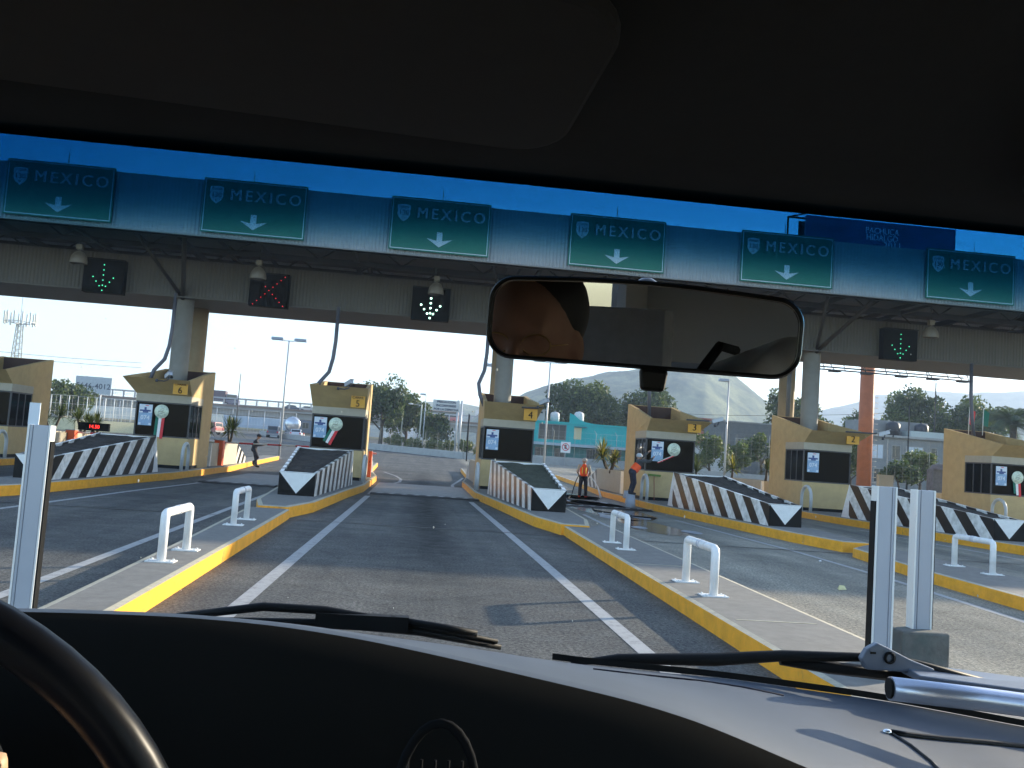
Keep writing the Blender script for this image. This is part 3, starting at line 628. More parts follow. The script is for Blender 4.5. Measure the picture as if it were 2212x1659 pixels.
# ---------------- high bay lamps
BELL = mat('bell_shade', (.16, .14, .11), .5, .1, noise=.1)
for x, l in ((-13.0, 'bell shaped lamp hanging under the canopy nearest the left edge'), (-6.5, 'bell shaped lamp hanging in front of the red cross box'), (.2, 'bell shaped lamp hanging above the bright green arrow'), (20.3, 'bell shaped lamp hanging to the right of the mirror')):
    t = thing('hanging_lamp', l, 'lamp', (x, 34.0, 7.55), 0, 'bell lamps under the canopy')
    MB().lathe([(.30, 0), (.31, .06), (.27, .26), (.17, .40), (.10, .45), (.001, .46)], n=24).lathe([(.28, .02), (.25, .24), (.14, .38), (.001, .43)], n=24).build('shade', BELL, t)
    MB().box((-.11, -.11, .52), (.11, .11, .72)).tube([(0, 0, .45), (0, 0, .53)], .04, 8).build('ballast_box', BELL, t, bevel=.015)
    MB().tube([(0, 0, .72), (0, 0, 1.35)], .02, 6).build('rod', DSTEEL, t)
# ================================================================ POSTS, HOOPS, GATES
def hoop_bollard(x, y0, lab, span=1.12, z=.2):
    t = thing('hoop_bollard', lab, 'bollard', (x, y0, z), 0, 'white square pipe hoops on the slabs')
    r = .052; H = .56; c = .05
    pts = [(0, 0, 0), (0, 0, H-c), (0, c*.3, H-c*.3), (0, c, H), (0, span-c, H), (0, span-c*.3, H-c*.3), (0, span, H-c), (0, span, 0)]
    MB().tube(pts, r, 14).build('pipe', WSHINE, t)
    MB().tube([(0, span/2-.05, H), (0, span/2+.05, H)], r+.006, 14).build('joint_band', mat('band_grey', (.6, .6, .62), .5), t)
    for yy in (0, span):
        b = MB(); b.box((-.16, yy-.10, .001), (.16, yy+.10, .014))
        for sx in (-1, 1):
            for sy in (-1, 1): b.cyl((sx*.12, yy+sy*.07, .0145), .012, .015, 8)
        b.build('base_plate', WSHINE, t)
hoop_bollard(-2.86, 10.8, 'white hoop bollard on the left slab, the nearer of two')
hoop_bollard(-2.98, 15.45, 'white hoop bollard on the left slab, the farther one near booth 5')
hoop_bollard(3.64, 10.5, 'white hoop bollard on the right slab, nearer one between two yellow marks')
hoop_bollard(3.70, 15.3, 'white hoop bollard on the right slab close to the nose of booth 4 planter')
hoop_bollard(10.13, 14.8, 'white hoop bollard on the far right slab beside the white posts')
POSTM = mat('post_white_metal', (.36, .385, .43), .35, .1, noise=.03, nscale=2)
POSTE = mat('post_edge_white', (.74, .74, .70), .4)
def tall_post(x, y, z0, ztop, lane, lab, block=None, card=False):
    """white light-curtain post; lane=+1/-1: the side on which the dark slot faces the lane"""
    t = thing('sensor_post', lab, 'post', (x, y, z0), 0, 'tall white sensor posts beside the lane')
    h = ztop-z0
    MB().box((-.07, -.045, 0), (.07, .045, h)).build('column', POSTM, t, bevel=.006)
    e = MB(); e.box((-.087, -.05, 0), (-.071, .05, h+.002)); e.box((.071, -.05, 0), (.087, .05, h+.002)); e.build('edge_trim', POSTE, t, bevel=.004)
    s = MB(); a, c = sorted((lane*.088, lane*.098)); s.box((a, -.04, 0), (c, .035, h-.12)); s.build('sensor_slot', BLACKP, t)
    g = MB(); g.box((-lane*.045-.002, -.048, 0), (-lane*.045+.002, -.0455, h)); g.build('seam', mat('seam_grey', (.12, .13, .15), .6), t)
    if card: MB().box((-.10, -.02, h+.001), (-.02, -.012, h+.17)).build('card', mat('card_pale', (.62, .68, .72), .6), t)
    MB().box((-.15, -.13, .0), (.15, .13, .012)).build('base_plate', POSTE, t)
    return t
tall_post(-2.91, 7.25, .2, 1.70, 1, 'tall white post with dark slot on the left slab, with a small card on top', card=True)
tall_post(-3.42, 7.35, .2, 1.70, 1, 'tall white post cut by the left edge of the view')
tall_post(3.80, 6.95, .2, 1.68, -1, 'tall white post with dark slot, the left one of the pair on the right')
tall_post(4.27, 7.18, .5, 1.67, 1, 'tall white post without visible slot, standing on a concrete block')
b = MB(); b.box((4.02, 6.98, .19), (4.43, 7.42, .52)); tag(b.build('concrete_block', mat('block_concrete', (.11, .11, .10), .9, noise=.25, nscale=9, dirt=((.08, .10, .09), 3, .5), bump=.5), bevel=.02), 'rough grey concrete block under the right hand white post', 'block')
b = MB(); b.box((-3.62, 7.2, 0), (-3.2, 7.55, .2)); tag(b.build('concrete_block', CONC, bevel=.02), 'low concrete block under the post at the left edge', 'block')
# gates
def gate(x, y, L_, lab, rise=.5):
    t = thing('barrier_gate', lab, 'gate', (x, y, .25), 0, 'orange barrier gates beside the booths')
    MB().box((-.19, -.19, 0), (.19, .19, 1.1)).build('cabinet', ORANGE, t, bevel=.015)
    MB().box((-.21, -.21, 1.101), (.21, .21, 1.13)).build('cabinet_lid', mat('lid_grey', (.3, .3, .3), .5), t)
    em = MB(); em.lathe([(.001, 0), (.055, 0), (.055, .004)], (0, -.194, .66), 16, axis='y'); em.box((-.07, -.198, .5), (.07, -.194, .53)); em.build('emblem', mat('emblem_dark', (.2, .05, .03), .6), t)
    p0 = Vector((.2, .12, 1.02)); p1 = Vector((.2+L_, .12, 1.02+rise))
    for k in range(8):
        a = p0.lerp(p1, k/8); c = p0.lerp(p1, (k+1)/8-.0005)
        MB().tube([a, c], .035, 8).build('red_stripe' if k % 2 else 'white_stripe', RED if k % 2 else WHITE, t)
    MB().cyl((.10, .1, 1.02), .07, .12, 12, axis='y').build('pivot', DARK, t)
gate(-8.72, 40.5, 4.9, 'orange barrier gate with raised red and white arm beside booth 6', .10)
gate(-15.0, 40.5, 4.2, 'orange barrier gate behind the tall white post at the left', .0)
gate(-2.02, 38.6, 0.4, 'narrow red gate cabinet mostly hidden behind booth 5 hoop', 0); [o for o in bpy.data.objects if o.get('label', '').startswith('narrow red')][0].scale = (.4, .6, 1)
# red display behind far left booth
t = thing('display_board', 'black display with red digits between the two left booths', 'display', (-14.9, 42.6, .25))
MB().box((-.6, -.08, 1.12), (.75, .1, 1.48)).build('case', SB, t); MB().tube([(0, 0, 0), (0, 0, 1.12)], .04, 8).build('pole', DSTEEL, t)
MB().text('14.50', .22, (.1, -.085, 1.3), depth=.004).build('digits', mat('red_digits', (.8, .02, .02), .4, emit=(1, .03, .02), estr=1.2), t)
# orange and white water barrier near far right booth
t = thing('plastic_barrier', 'orange and white striped barricade beside the far right booth', 'barricade', (21.6, 39.5, 0))
MB().box((-.35, -.1, .3), (.35, .1, 1.2)).build('panel', ORANGE, t); MB().box((-.06, -.106, .3), (.06, -.101, 1.2)).box((-.35, -.12, 1.201), (.35, .12, 1.9)).build('white_stripe', BEIGE, t)
# broom and buckets, paper litter
t = thing('broom', 'broom with green bristle head leaning on the wall of booth 3', 'broom', (9.24, 34.12, .25))
MB().tube([(0, -.06, 0), (-.02, .06, .95)], .014, 8).build('handle', mat('broom_handle', (.25, .05, .03), .5), t)
b = MB(); b.hexa([(-.24, .0, .95), (.22, .0, .93), (.22, .1, .93), (-.24, .1, .95), (-.26, .02, 1.03), (.24, .02, 1.01), (.24, .08, 1.01), (-.26, .08, 1.03)]); b.build('bristle_head', mat('broom_green', (.10, .16, .03), .9, noise=.4, nscale=60), t)
def bucket(x, y, z, lab, r=.15, h=.40):
    t = thing('bucket', lab, 'bucket', (x, y, z)); MB().lathe([(.001, 0), (r, 0), (r*1.08, h*.05), (r*.86, h), (r*.80, h), (.001, h-.01)], n=20).build('tub', mat('bucket_grey', (.33, .35, .38), .5), t)
bucket(7.98, 32.75, 0, 'grey upturned bucket under the worker beside booth 3', .19, .48)
bucket(8.28, 34.6, .25, 'small pale bucket on the kerb behind the climbing worker', .14, .3)
b = MB(); b.add([(0, 0, 0), (.13, .02, .01), (.12, .08, .06), (.03, .06, .07), (.01, .08, .01), (.07, .03, .04)], [(0, 1, 5), (1, 2, 5), (2, 3, 5), (3, 0, 5), (0, 4, 3)])
tag(b.build('paper_scrap', mat('paper_yellowish', (.62, .58, .30), .8), loc=(6.5, 13.1, .01)), 'crumpled yellowish paper scrap lying on the right lane', 'litter')
b = MB(); b.add([(0, 0, 0), (.05, 0, 0), (.05, .04, .02), (0, .04, .01)], [(0, 1, 2, 3)]); tag(b.build('paper_scrap', WHITE, loc=(8.1, 17.2, .01)), 'tiny white paper scrap in the shaded right lane', 'litter')
# thin yellow marks across the right slab
for y in (8.95, 13.3): 
    mb = MB(); mb.box((3.36, y, .2005), (4.22, y+.03, .204)); tag(mb.build('slab_marking', KTOP), kind='structure')
# puddle and suds on the washed lane
WET = mat('wet_film', (.035, .037, .042), .16); SUD = mat('suds', (.22, .24, .27), .5, noise=.3, nscale=3)
rnd = random.Random(3)
def blob(mb, x, y, a, b, z, n=26):
    ph = [rnd.uniform(.7, 1.2) for _ in range(n)]; ph = [(ph[k-1]+ph[k]+ph[(k+1) % n])/3 for k in range(n)]
    mb.add([(x+a*ph[k]*math.cos(2*math.pi*k/n), y+b*ph[k]*math.sin(2*math.pi*k/n), z) for k in range(n)], [tuple(range(n))])
for (x, y, a, b_) in ((6.6, 31, 1.4, 5.5), (6.3, 23.5, .7, 2.4), (6.9, 38.5, 1.1, 2.6)):
    mb = MB(); blob(mb, x, y, a, b_, .006); tag(mb.build('wet_patch', WET), kind='structure')
for k in range(9):
    mb = MB(); blob(mb, rnd.uniform(5.4, 7.6), rnd.uniform(22, 38), rnd.uniform(.08, .3), rnd.uniform(.2, .9), .009+.0006*k); tag(mb.build('suds_film', SUD), kind='structure')
# ================================================================ PEOPLE
def voxel(mb, name, m, parent, vox=.018):
    o = mb.build(name+'_raw', m); md = o.modifiers.new('r', 'REMESH'); md.mode = 'VOXEL'; md.voxel_size = vox; md.use_smooth_shade = True
    sm = o.modifiers.new('s', 'SMOOTH'); sm.factor = .6; sm.iterations = 3
    dg = bpy.context.evaluated_depsgraph_get(); me = bpy.data.meshes.new_from_object(o.evaluated_get(dg))
    me.materials.clear(); me.materials.append(m); me.name = name
    for p in me.polygons: p.use_smooth = True
    bpy.data.objects.remove(o); q = bpy.data.objects.new(name, me); COL.objects.link(q); q.parent = parent; return q
def limb(mb, pts, rs, n=14):
    pts = [Vector(p) for p in pts]
    mb.tube(pts, rs, n)
    for p, r in zip(pts, rs): mb.sph(p, r, 8)
SKIN = mat('skin', (.36, .19, .12), .6, noise=.08, nscale=20)
def head(mb, c, fwd, s=1, up=(0, 0, 1)):
    """skull, jaw, nose, ears, neck root; fwd = horizontal facing direction"""
    f = Vector(fwd).normalized(); u = Vector(up).normalized(); r = f.cross(u).normalized(); c = Vector(c)
    mb.sph(c+u*.02*s, .1*s, 12, sc=(.86, 1, 1.08)) if abs(f.y) > .5 else mb.sph(c+u*.02*s, .1*s, 12, sc=(1, .86, 1.08))
    mb.sph(c+f*.035*s-u*.05*s, .062*s, 10); mb.sph(c+f*.05*s-u*.085*s, .035*s, 8)
    limb(mb, [c+f*.09*s+u*.01*s, c+f*.115*s-u*.03*s], [.012*s, .017*s], 8)
    mb.sph(c+f*.085*s+u*.025*s+r*.033*s, .016*s, 6); mb.sph(c+f*.085*s+u*.025*s-r*.033*s, .016*s, 6)
    limb(mb, [c+f*.088*s-u*.058*s+r*.02*s, c+f*.088*s-u*.058*s-r*.02*s], [.009*s, .009*s], 8)
    for q in (-1, 1): mb.sph(c+r*q*.088*s-u*.01*s, .026*s, 6, sc=(.5, .8, 1.2))
def hand(mb, w, d, side=1, curl=.4, s=1, fr=.0095):
    """palm and five fingers from the wrist w along direction d"""
    d = Vector(d).normalized(); a = Vector((0, 0, 1)) if abs(d.z) < .8 else Vector((0, 1, 0)); x = d.cross(a).normalized()*side; n = x.cross(d)
    w = Vector(w); limb(mb, [w, w+d*.085*s], [.026*s, .030*s]); limb(mb, [w+d*.07*s-x*.028*s, w+d*.07*s+x*.028*s], [.016*s, .016*s])
    for k, ln in enumerate((.07, .08, .075, .058)):
        o = w+d*.085*s+x*(-.03+.02*k)*s; p1 = o+d*ln*.5*s+n*curl*.015; p2 = o+d*ln*.8*s+n*curl*.05
        limb(mb, [o, p1, p2], [fr*1.1*s, fr*s, fr*.85*s], 8)
    limb(mb, [w+d*.02*s-x*.02*s, w+d*.05*s-x*.05*s, w+d*.08*s-x*.055*s+n*curl*.02], [.014*s, .012*s, .0095*s], 8)
def person(name_lab, loc, rz, J, shirt, trouser, shoe, hat=None, vest=None, hair=None, vlow=False, vox=.016, detail=1, hands=True):
    t = thing('person', name_lab, 'person', loc, rz)
    f = J.get('face', (0, 1, 0))
    b = MB(); head(b, J['head'], f)
    limb(b, [J['chest'], J['neck'], Vector(J['head'])-Vector((0, 0, .05))], [.09, .055, .052])
    limb(b, [J['pelvis'], J['belly'], J['chest']], [.12, .115, .125])
    for s in ('L', 'R'):
        sh, el, wr = J['sh'+s], J['el'+s], J['wr'+s]; limb(b, [sh, el, wr], [.052, .042, .028])
        hand(b, wr, Vector(wr)-Vector(el), 1 if s == 'R' else -1, .5, 1, .011)
        limb(b, [J['hip'+s], J['kn'+s], J['an'+s]], [.08, .055, .04]); limb(b, [J['an'+s], J['to'+s]], [.04, .03])
    voxel(b, 'body', SKIN, t, vox*.8)
    c = MB()
    limb(c, [J['belly'], J['chest'], Vector(J['chest'])*.35+Vector(J['neck'])*.65], [.148, .155, .09]); limb(c, [J['shL'], J['chest'], J['shR']], [.078, .14, .078])
    for s in ('L', 'R'): limb(c, [J['sh'+s], J['el'+s], Vector(J['el'+s]).lerp(Vector(J['wr'+s]), .85)], [.076, .060, .047])
    limb(c, [J['pelvis'], J['belly']], [.15, .14]); voxel(c, 'shirt', shirt, t, vox)
    c = MB()
    for s in ('L', 'R'): limb(c, [J['pelvis'], J['hip'+s], J['kn'+s], Vector(J['kn'+s]).lerp(Vector(J['an'+s]), .92)], [.13, .105, .080, .070])
    limb(c, [J['hipL'], J['pelvis'], J['hipR']], [.12, .155, .12]); voxel(c, 'trousers', trouser, t, vox)
    for s in ('L', 'R'):
        c = MB(); limb(c, [Vector(J['an'+s])-Vector((0, 0, .01)), J['to'+s]], [.058, .044]); limb(c, [J['an'+s], Vector(J['an'+s])+Vector((0, 0, .1))], [.058, .058]); voxel(c, 'boot', shoe, t, vox)
    if vest and vlow:
        c = MB(); limb(c, [Vector(J['pelvis']).lerp(Vector(J['belly']), .7), Vector(J['belly']).lerp(Vector(J['chest']), .45)], [.166, .166]); voxel(c, 'vest', vest, t, vox)
    elif vest:
        c = MB(); limb(c, [Vector(J['pelvis']).lerp(Vector(J['belly']), .6), J['chest'], Vector(J['chest'])*.5+Vector(J['neck'])*.5], [.172, .178, .12]); voxel(c, 'vest', vest, t, vox)
        st = MB(); F = -Vector(f).normalized(); rt = F.cross(Vector((0, 0, 1)))
        ax = (Vector(J['chest'])-Vector(J['belly'])).normalized()
        for q in (-.075, .075):
            a0 = Vector(J['belly'])+F*.176+rt*q-ax*.02; a1 = Vector(J['chest'])+F*.180+rt*q+ax*.05
            st.tube([a0, a0.lerp(a1, .5)+F*.006, a1], .02, 6)
        st.build('reflective_strip', mat('vest_strip', (.85, .75, .12), .4), t)
    if hat:
        c = MB(); hc = Vector(J['head'])+Vector((0, 0, .045)); c.sph(hc, .118, 14, sc=(1, 1, .82)); ff = Vector(f).normalized()
        limb(c, [hc+ff*.09-Vector((0, 0, .01)), hc+ff*.15-Vector((0, 0, .02))], [.05, .02]); voxel(c, 'cap', hat, t, vox)
    if hair:
        c = MB(); hc = Vector(J['head'])+Vector((0, 0, .052))-Vector(f).normalized()*.034; c.sph(hc, .108, 14, sc=(.95, 1, .95)); voxel(c, 'hair', hair, t, vox)
    return t
GREYSH = mat('shirt_pale', (.40, .39, .36), .9, noise=.15, nscale=12); NAVY = mat('navy_cloth', (.016, .018, .03), .85, noise=.3, nscale=14)
VEST = mat('vest_orange', (.85, .09, .01), .7); CAPM = mat('cap_pale', (.45, .47, .5), .8); BOOT = mat('boot_black', (.015, .015, .015), .5); BOOTR = mat('boot_red', (.6, .05, .02), .5); DKSH = mat('shirt_dark', (.05, .052, .055), .9, noise=.3, nscale=12)
# worker hosing the lane, seen from behind
J1 = dict(head=(0, .02, 1.57), neck=(0, -.01, 1.43), chest=(0, 0, 1.25), belly=(0, 0, 1.05), pelvis=(0, 0, .92), face=(0, 1, 0),
          shL=(-.19, 0, 1.36), elL=(-.27, .06, 1.10), wrL=(-.20, .24, .98), shR=(.19, 0, 1.36), elR=(.28, .05, 1.10), wrR=(.24, .24, .96),
          hipL=(-.09, 0, .88), knL=(-.12, .04, .48), anL=(-.13, -.02, .07), toL=(-.15, .13, .04), hipR=(.09, 0, .88), knR=(.12, .05, .48), anR=(.13, .02, .07), toR=(.17, .16, .04))
person('worker in orange vest seen from behind, hosing the wet lane between booths 4 and 3', (7.16, 38.04, 0), R(-8), J1, GREYSH, NAVY, BOOTR, hat=CAPM, vest=VEST)
hs = MB(); hs.tube([(6.98, 38.2, .95), (6.85, 38.1, .7), (6.75, 38, .4), (6.6, 37.5, .12), (6.3, 36.5, .03), (5.9, 34.8, .03), (5.7, 33, .03), (6.2, 31, .03), (5.9, 29, .03), (6.6, 27.4, .03), (7.4, 26.9, .03)], .022, 8); tag(hs.build('garden_hose', DARK), 'black hose trailing from the worker over the wet lane', 'hose')
jet = MB(); jet.tube([(7.42, 38.3, .95), (7.62, 38.25, .80), (7.82, 38.1, .50), (7.95, 37.9, .05)], [.012, .018, .028, .05], 8); tag(jet.build('water_jet', mat('water_spray', (.75, .8, .85), .4)), 'thin white jet of water falling from the hose', 'water jet', kind='stuff')
# worker climbing by booth three, leaning right with both arms raised to the window
J2 = dict(head=(.30, .10, 1.42), neck=(.27, .06, 1.30), chest=(.30, .04, 1.16), belly=(.16, .02, .98), pelvis=(.05, 0, .84), face=(1, .5, 0),
          shL=(.30, .22, 1.30), elL=(.52, .34, 1.45), wrL=(.72, .42, 1.62), shR=(.40, -.14, 1.26), elR=(.66, -.10, 1.28), wrR=(.82, .10, 1.40),
          hipL=(.04, .08, .82), knL=(.10, .10, .44), anL=(.0, .06, .07), toL=(.14, .06, .04), hipR=(.06, -.09, .82), knR=(.13, -.10, .44), anR=(.03, -.08, .07), toR=(.17, -.1, .04))
person('worker in dark clothes and orange vest standing on a bucket at the booth 3 window', (7.95, 32.75, .48), 0, J2, DKSH, NAVY, BOOT, hat=CAPM, vest=VEST, vlow=True)
# guard leaning against the rear planter
J3 = dict(head=(.05, 0, 1.60), neck=(-.02, 0, 1.46), chest=(-.06, 0, 1.28), belly=(-.12, 0, 1.06), pelvis=(-.14, 0, .92), face=(1, -.3, 0),
          shL=(-.04, .18, 1.38), elL=(.06, .16, 1.14), wrL=(.26, .05, 1.16), shR=(-.04, -.18, 1.38), elR=(.08, -.15, 1.14), wrR=(.28, -.05, 1.18),
          hipL=(-.12, .09, .88), knL=(-.04, .10, .48), anL=(.02, .09, .07), toL=(.16, .09, .04), hipR=(-.1, -.09, .88), knR=(.10, -.10, .52), anR=(-.10, -.1, .20), toR=(-.02, -.12, .10))
person('guard in dark uniform leaning with one knee bent beside the gate of booth 6', (-8.35, 47.6, 0.02), 0, J3, NAVY, NAVY, BOOT, hat=NAVY)
# ================================================================ VEGETATION
def leafmat(name, col, tr=.25):
    m = bpy.data.materials.new(name); m.use_nodes = True; n = m.node_tree.nodes; L = m.node_tree.links; b = n['Principled BSDF']; o = n['Material Output']
    b.inputs['Base Color'].default_value = (*col, 1); b.inputs['Roughness'].default_value = .6
    t = n.new('ShaderNodeBsdfTranslucent'); t.inputs[0].default_value = (col[0]*1.5, col[1]*1.6, col[2]*.9, 1)
    mx = n.new('ShaderNodeMixShader'); mx.inputs[0].default_value = tr; L.new(b.outputs[0], mx.inputs[1]); L.new(t.outputs[0], mx.inputs[2]); L.new(mx.outputs[0], o.inputs[0]); return m
LV = [leafmat('leaf_dark', (.030, .050, .018)), leafmat('leaf_mid', (.055, .085, .028)), leafmat('leaf_light', (.10, .13, .04))]
LY = [leafmat('yucca_dark', (.045, .065, .02)), leafmat('yucca_mid', (.10, .12, .03)), leafmat('yucca_yellow', (.30, .25, .05))]
BARK = mat('bark', (.09, .07, .05), .9, noise=.3, nscale=8)
def crown_mesh(rg, c, rad, nb, nl, size, name, parent, mats, gap=.9):
    """nl leaf sized faces gathered round nb sub-clumps of an ellipsoid"""
    c = np.array(c); rad = np.array(rad)
    d = rg.normal(size=(nb, 3)); d /= np.linalg.norm(d, axis=1)[:, None]; d[:, 2] = np.where(d[:, 2] < -.45, -d[:, 2], d[:, 2])
    bc = c+d*rad*rg.uniform(.35, .88, (nb, 1)); br = rad.mean()*rg.uniform(.22, .42, nb)
    k = rg.integers(0, nb, nl); q = rg.normal(size=(nl, 3)); q /= np.linalg.norm(q, axis=1)[:, None]
    p = bc[k]+q*(br[k]*rg.uniform(.55, 1.05, nl))[:, None]
    a = rg.normal(size=(nl, 3)); a /= np.linalg.norm(a, axis=1)[:, None]; b = np.cross(a, rg.normal(size=(nl, 3))); b /= np.linalg.norm(b, axis=1)[:, None]
    s = size*rg.uniform(.6, 1.4, (nl, 1)); V = np.stack([p-a*s, p-b*s*.55, p+a*s, p+b*s*.55], 1).reshape(-1, 3)
    me = bpy.data.meshes.new(name); me.vertices.add(nl*4); me.vertices.foreach_set('co', V.ravel().astype(np.float32)); me.loops.add(nl*4); me.loops.foreach_set('vertex_index', np.arange(nl*4, dtype=np.int32))
    me.polygons.add(nl); me.polygons.foreach_set('loop_start', np.arange(0, nl*4, 4, dtype=np.int32)); me.polygons.foreach_set('loop_total', np.full(nl, 4, np.int32))
    tone = rg.integers(0, len(mats), nb); mi = np.where(rg.random(nl) < .7, tone[k], rg.integers(0, len(mats), nl)); me.polygons.foreach_set('material_index', mi.astype(np.int32))
    for m in mats: me.materials.append(m)
    me.update(); me.validate(); o = bpy.data.objects.new(name, me); COL.objects.link(o); o.parent = parent; return o
def tree(x, y, h, w_, lab, seed, n0=3500, size=.22, low=.25, group='trees beyond the toll plaza', cat='tree', mats=LV, dep=None, nb=26):
    n = int(n0*1.7); nb = int(nb*1.3); rg = np.random.default_rng(seed); z = zg(y)-.05; t = thing('tree' if cat == 'tree' else 'bush', lab, cat, (x, y, z), 0, group)
    tr = MB(); tr.tube([(0, 0, 0), (.1, 0, h*.25), (-.05, .05, h*.5), (.05, 0, h*.75)], [h*.028+.03, h*.022+.02, h*.014+.01, .02], 9)
    for k in range(6):
        a = k*1.05+rg.uniform(0, .6); z0 = h*rg.uniform(.22, .5); tr.tube([(0, 0, z0), (w_*.18*math.cos(a), w_*.18*math.sin(a), z0+h*.14), (w_*.36*math.cos(a), w_*.36*math.sin(a), z0+h*.26)], [h*.012+.01, h*.008+.008, .01], 6)
    tr.build('trunk', BARK, t)
    crown_mesh(rg, (0, 0, h*(1+low)/2), (w_/2, (dep or w_)/2, h*(1-low)/2*1.02), nb, n, size, 'crown', t, mats); return t
tree(-5.0, 116, 9.0, 7.2, 'tall airy tree rising directly right of booth 5', 11, 4200, .2, .15)
tree(-1.9, 122, 7.6, 6.4, 'medium tree next to the tall airy one, left of the small lamp post', 12, 3000, .2, .1)
tree(1.5, 118, 5.4, 5.4, 'low rounded tree left of the PRECAUCION sign', 13, 2600, .2, .05)
tree(21.8, 124, 11.4, 10.4, 'big dense tree behind the turquoise house', 14, 7000, .24, .15)
tree(16.6, 122, 7.8, 6.0, 'smaller dark tree on the left shoulder of the big one', 15, 2600, .22, .1)
tree(26.6, 126, 8.8, 6.6, 'light green tree on the right side of the big dense one', 16, 2600, .22, .1)
tree(32.2, 126, 11.8, 8.6, 'tree rising behind booth 3 next to the hill', 17, 4600, .24, .1)
tree(46.2, 108, 12.2, 6.4, 'tall narrow dark tree left of the booth 2 columns', 18, 3600, .2, .1, dep=4.6)
tree(49.0, 110, 9.4, 7.0, 'broad dark tree behind the columns of booth 2', 19, 3000, .2, .1)
tree(42.5, 112, 6.0, 5.0, 'dark low tree beside the small far palm', 20, 2600, .2, .05)
tree(64.0, 110, 12.8, 9.0, 'tall light topped tree behind the grey houses', 21, 5200, .22, .25)
tree(70.0, 108, 12.4, 10.4, 'big dark tree behind the far right booth flag', 22, 6500, .22, .05)
tree(59.0, 112, 9.0, 9.0, 'wide dark tree directly right of the orange pole', 23, 4600, .22, .05)
tree(54.8, 114, 7.6, 6.0, 'dark tree just left of the orange pole', 24, 3200, .22, .05)
tree(-43.0, 112, 5.2, 8.0, 'round dark tree beyond the left sports fence', 25, 4200, .2, .02)
tree(-36, 130, 4.0, 8.0, 'low dark tree under the left end of the overpass', 26, 2600, .2, .02)
G2 = 'bushes along the right hand fence'
for k, (x, y, h, w_) in enumerate(((25.3, 76, 4.2, 3.6), (28.6, 78, 3.6, 3.6), (31.6, 80, 4.8, 4.4), (36.2, 72, 4.2, 3.4), (39.4, 70, 3.0, 3.4), (43.6, 74, 4.2, 3.2), (48.5, 78, 3.0, 3.4), (55.5, 80, 3.2, 4.2))):
    tree(x, y, h, w_, ('pale feathery bush directly right of booth 3', 'second pale bush behind the single headed lamp post', 'dark green bush at the fence left of booth 2', 'yellow green bush directly right of booth 2', 'low bush below the grey houses', 'leafy bush in front of the grey house window', 'low dark bush left of the far right booth', 'dark bush hidden partly by the far right booth')[k], 30+k, 1800, .13, .05, G2, 'bush', [LV[1], LV[2], LV[2]] if k in (0, 1, 3, 5) else LV, nb=18)
for k, (x, y, h, w_) in enumerate(((-3.0, 112, 2.0, 3), (-.5, 110, 1.6, 3), (1.8, 106, 1.8, 3), (3.4, 103, 1.7, 2.6), (5.4, 100, 2.0, 2.8), (8.0, 101, 1.8, 3))):
    tree(x, y, h, w_, ('olive scrub bush behind the low wall beneath the tall tree', 'scrub bush second from left behind the low wall', 'scrub bush beside the small lamp post', 'scrub bush under the PRECAUCION sign', 'scrub bush right of the sign post', 'scrub bush half hidden by booth 4')[k], 50+k, 1100, .11, .0, 'scrub behind the low wall', 'bush', [LV[1], LV[2], LY[1]], nb=14)
# yuccas in the rear planters
def yucca(x, y, z, h, lab, seed, heads=3, yellow=False):
    rg = random.Random(seed); t = thing('yucca', lab, 'plant', (x, y, z), rg.uniform(0, 6), 'yuccas in the rear planters')
    st = MB(); lf = MB()
    for k in range(heads):
        a = rg.uniform(0, 6.28); r0 = .35 if heads > 1 else .05; tx, ty = r0*math.cos(a+k*2), r0*math.sin(a+k*2); th = h*rg.uniform(.3, .55)
        st.tube([(0, 0, 0), (tx*.6, ty*.6, th*.5), (tx, ty, th)], [.07, .06, .05], 8)
        for j in range(85):
            az = rg.uniform(0, 6.283); el = rg.uniform(-.35, 1.5); L_ = h*rg.uniform(.35, .52); d = Vector((math.cos(az)*math.cos(el), math.sin(az)*math.cos(el), math.sin(el)))
            sd = Vector((-math.sin(az), math.cos(az), 0)); o = Vector((tx, ty, th)); p1 = o+d*L_*.5; p2 = o+d*L_+Vector((0, 0, -.12*L_*(1.6-el))); wv = .024
            lf.add([o-sd*wv*.6, o+sd*wv*.6, p1+sd*wv, p1-sd*wv, p2], [(0, 1, 2, 3), (3, 2, 4)], rg.choice((0, 1, 1, 2) if yellow else (0, 0, 1)))
    st.build('stem', BARK, t); lf.build('leaves', LY, t)
for a in ((-17.6, 45, 1.1, 1.7, 'dark yucca between the two left booths, left one', 1, 2), (-16.0, 44.6, 1.1, 1.6, 'dark yucca between the two left booths, middle one', 2, 2), (-14.9, 43.4, 1.1, 1.5, 'dark yucca just left of booth 6', 3, 2),
          (-8.9, 43.4, 1.1, 1.8, 'spiky yucca to the right of booth 6', 4, 2), (-9.6, 42, 1.1, 1.3, 'yucca hidden mostly behind booth 6', 5, 1), (3.0, 43.4, 1.1, 1.3, 'yellowish yucca at the left edge of booth 4', 6, 1, True),
          (9.3, 43, 1.1, 1.9, 'yellow green yucca cluster behind the hosing worker, tall one', 7, 2, True), (9.0, 41.2, 1.1, 1.2, 'yellow green yucca just behind the hosing worker, low one', 8, 2, True),
          (15.6, 43.2, 1.1, 1.7, 'golden tipped yucca behind the planter of booth 3', 9, 1, True), (16.3, 40.6, 1.1, 1.4, 'green yucca hidden behind booth 2', 10, 1), (14.3, 45, .3, 2.0, 'green yucca right behind the planter end of booth 3', 11, 1),
          (20.4, 46.5, .3, 2.6, 'yellow green yucca to the right of booth 2', 12, 2, True)): yucca(*a)
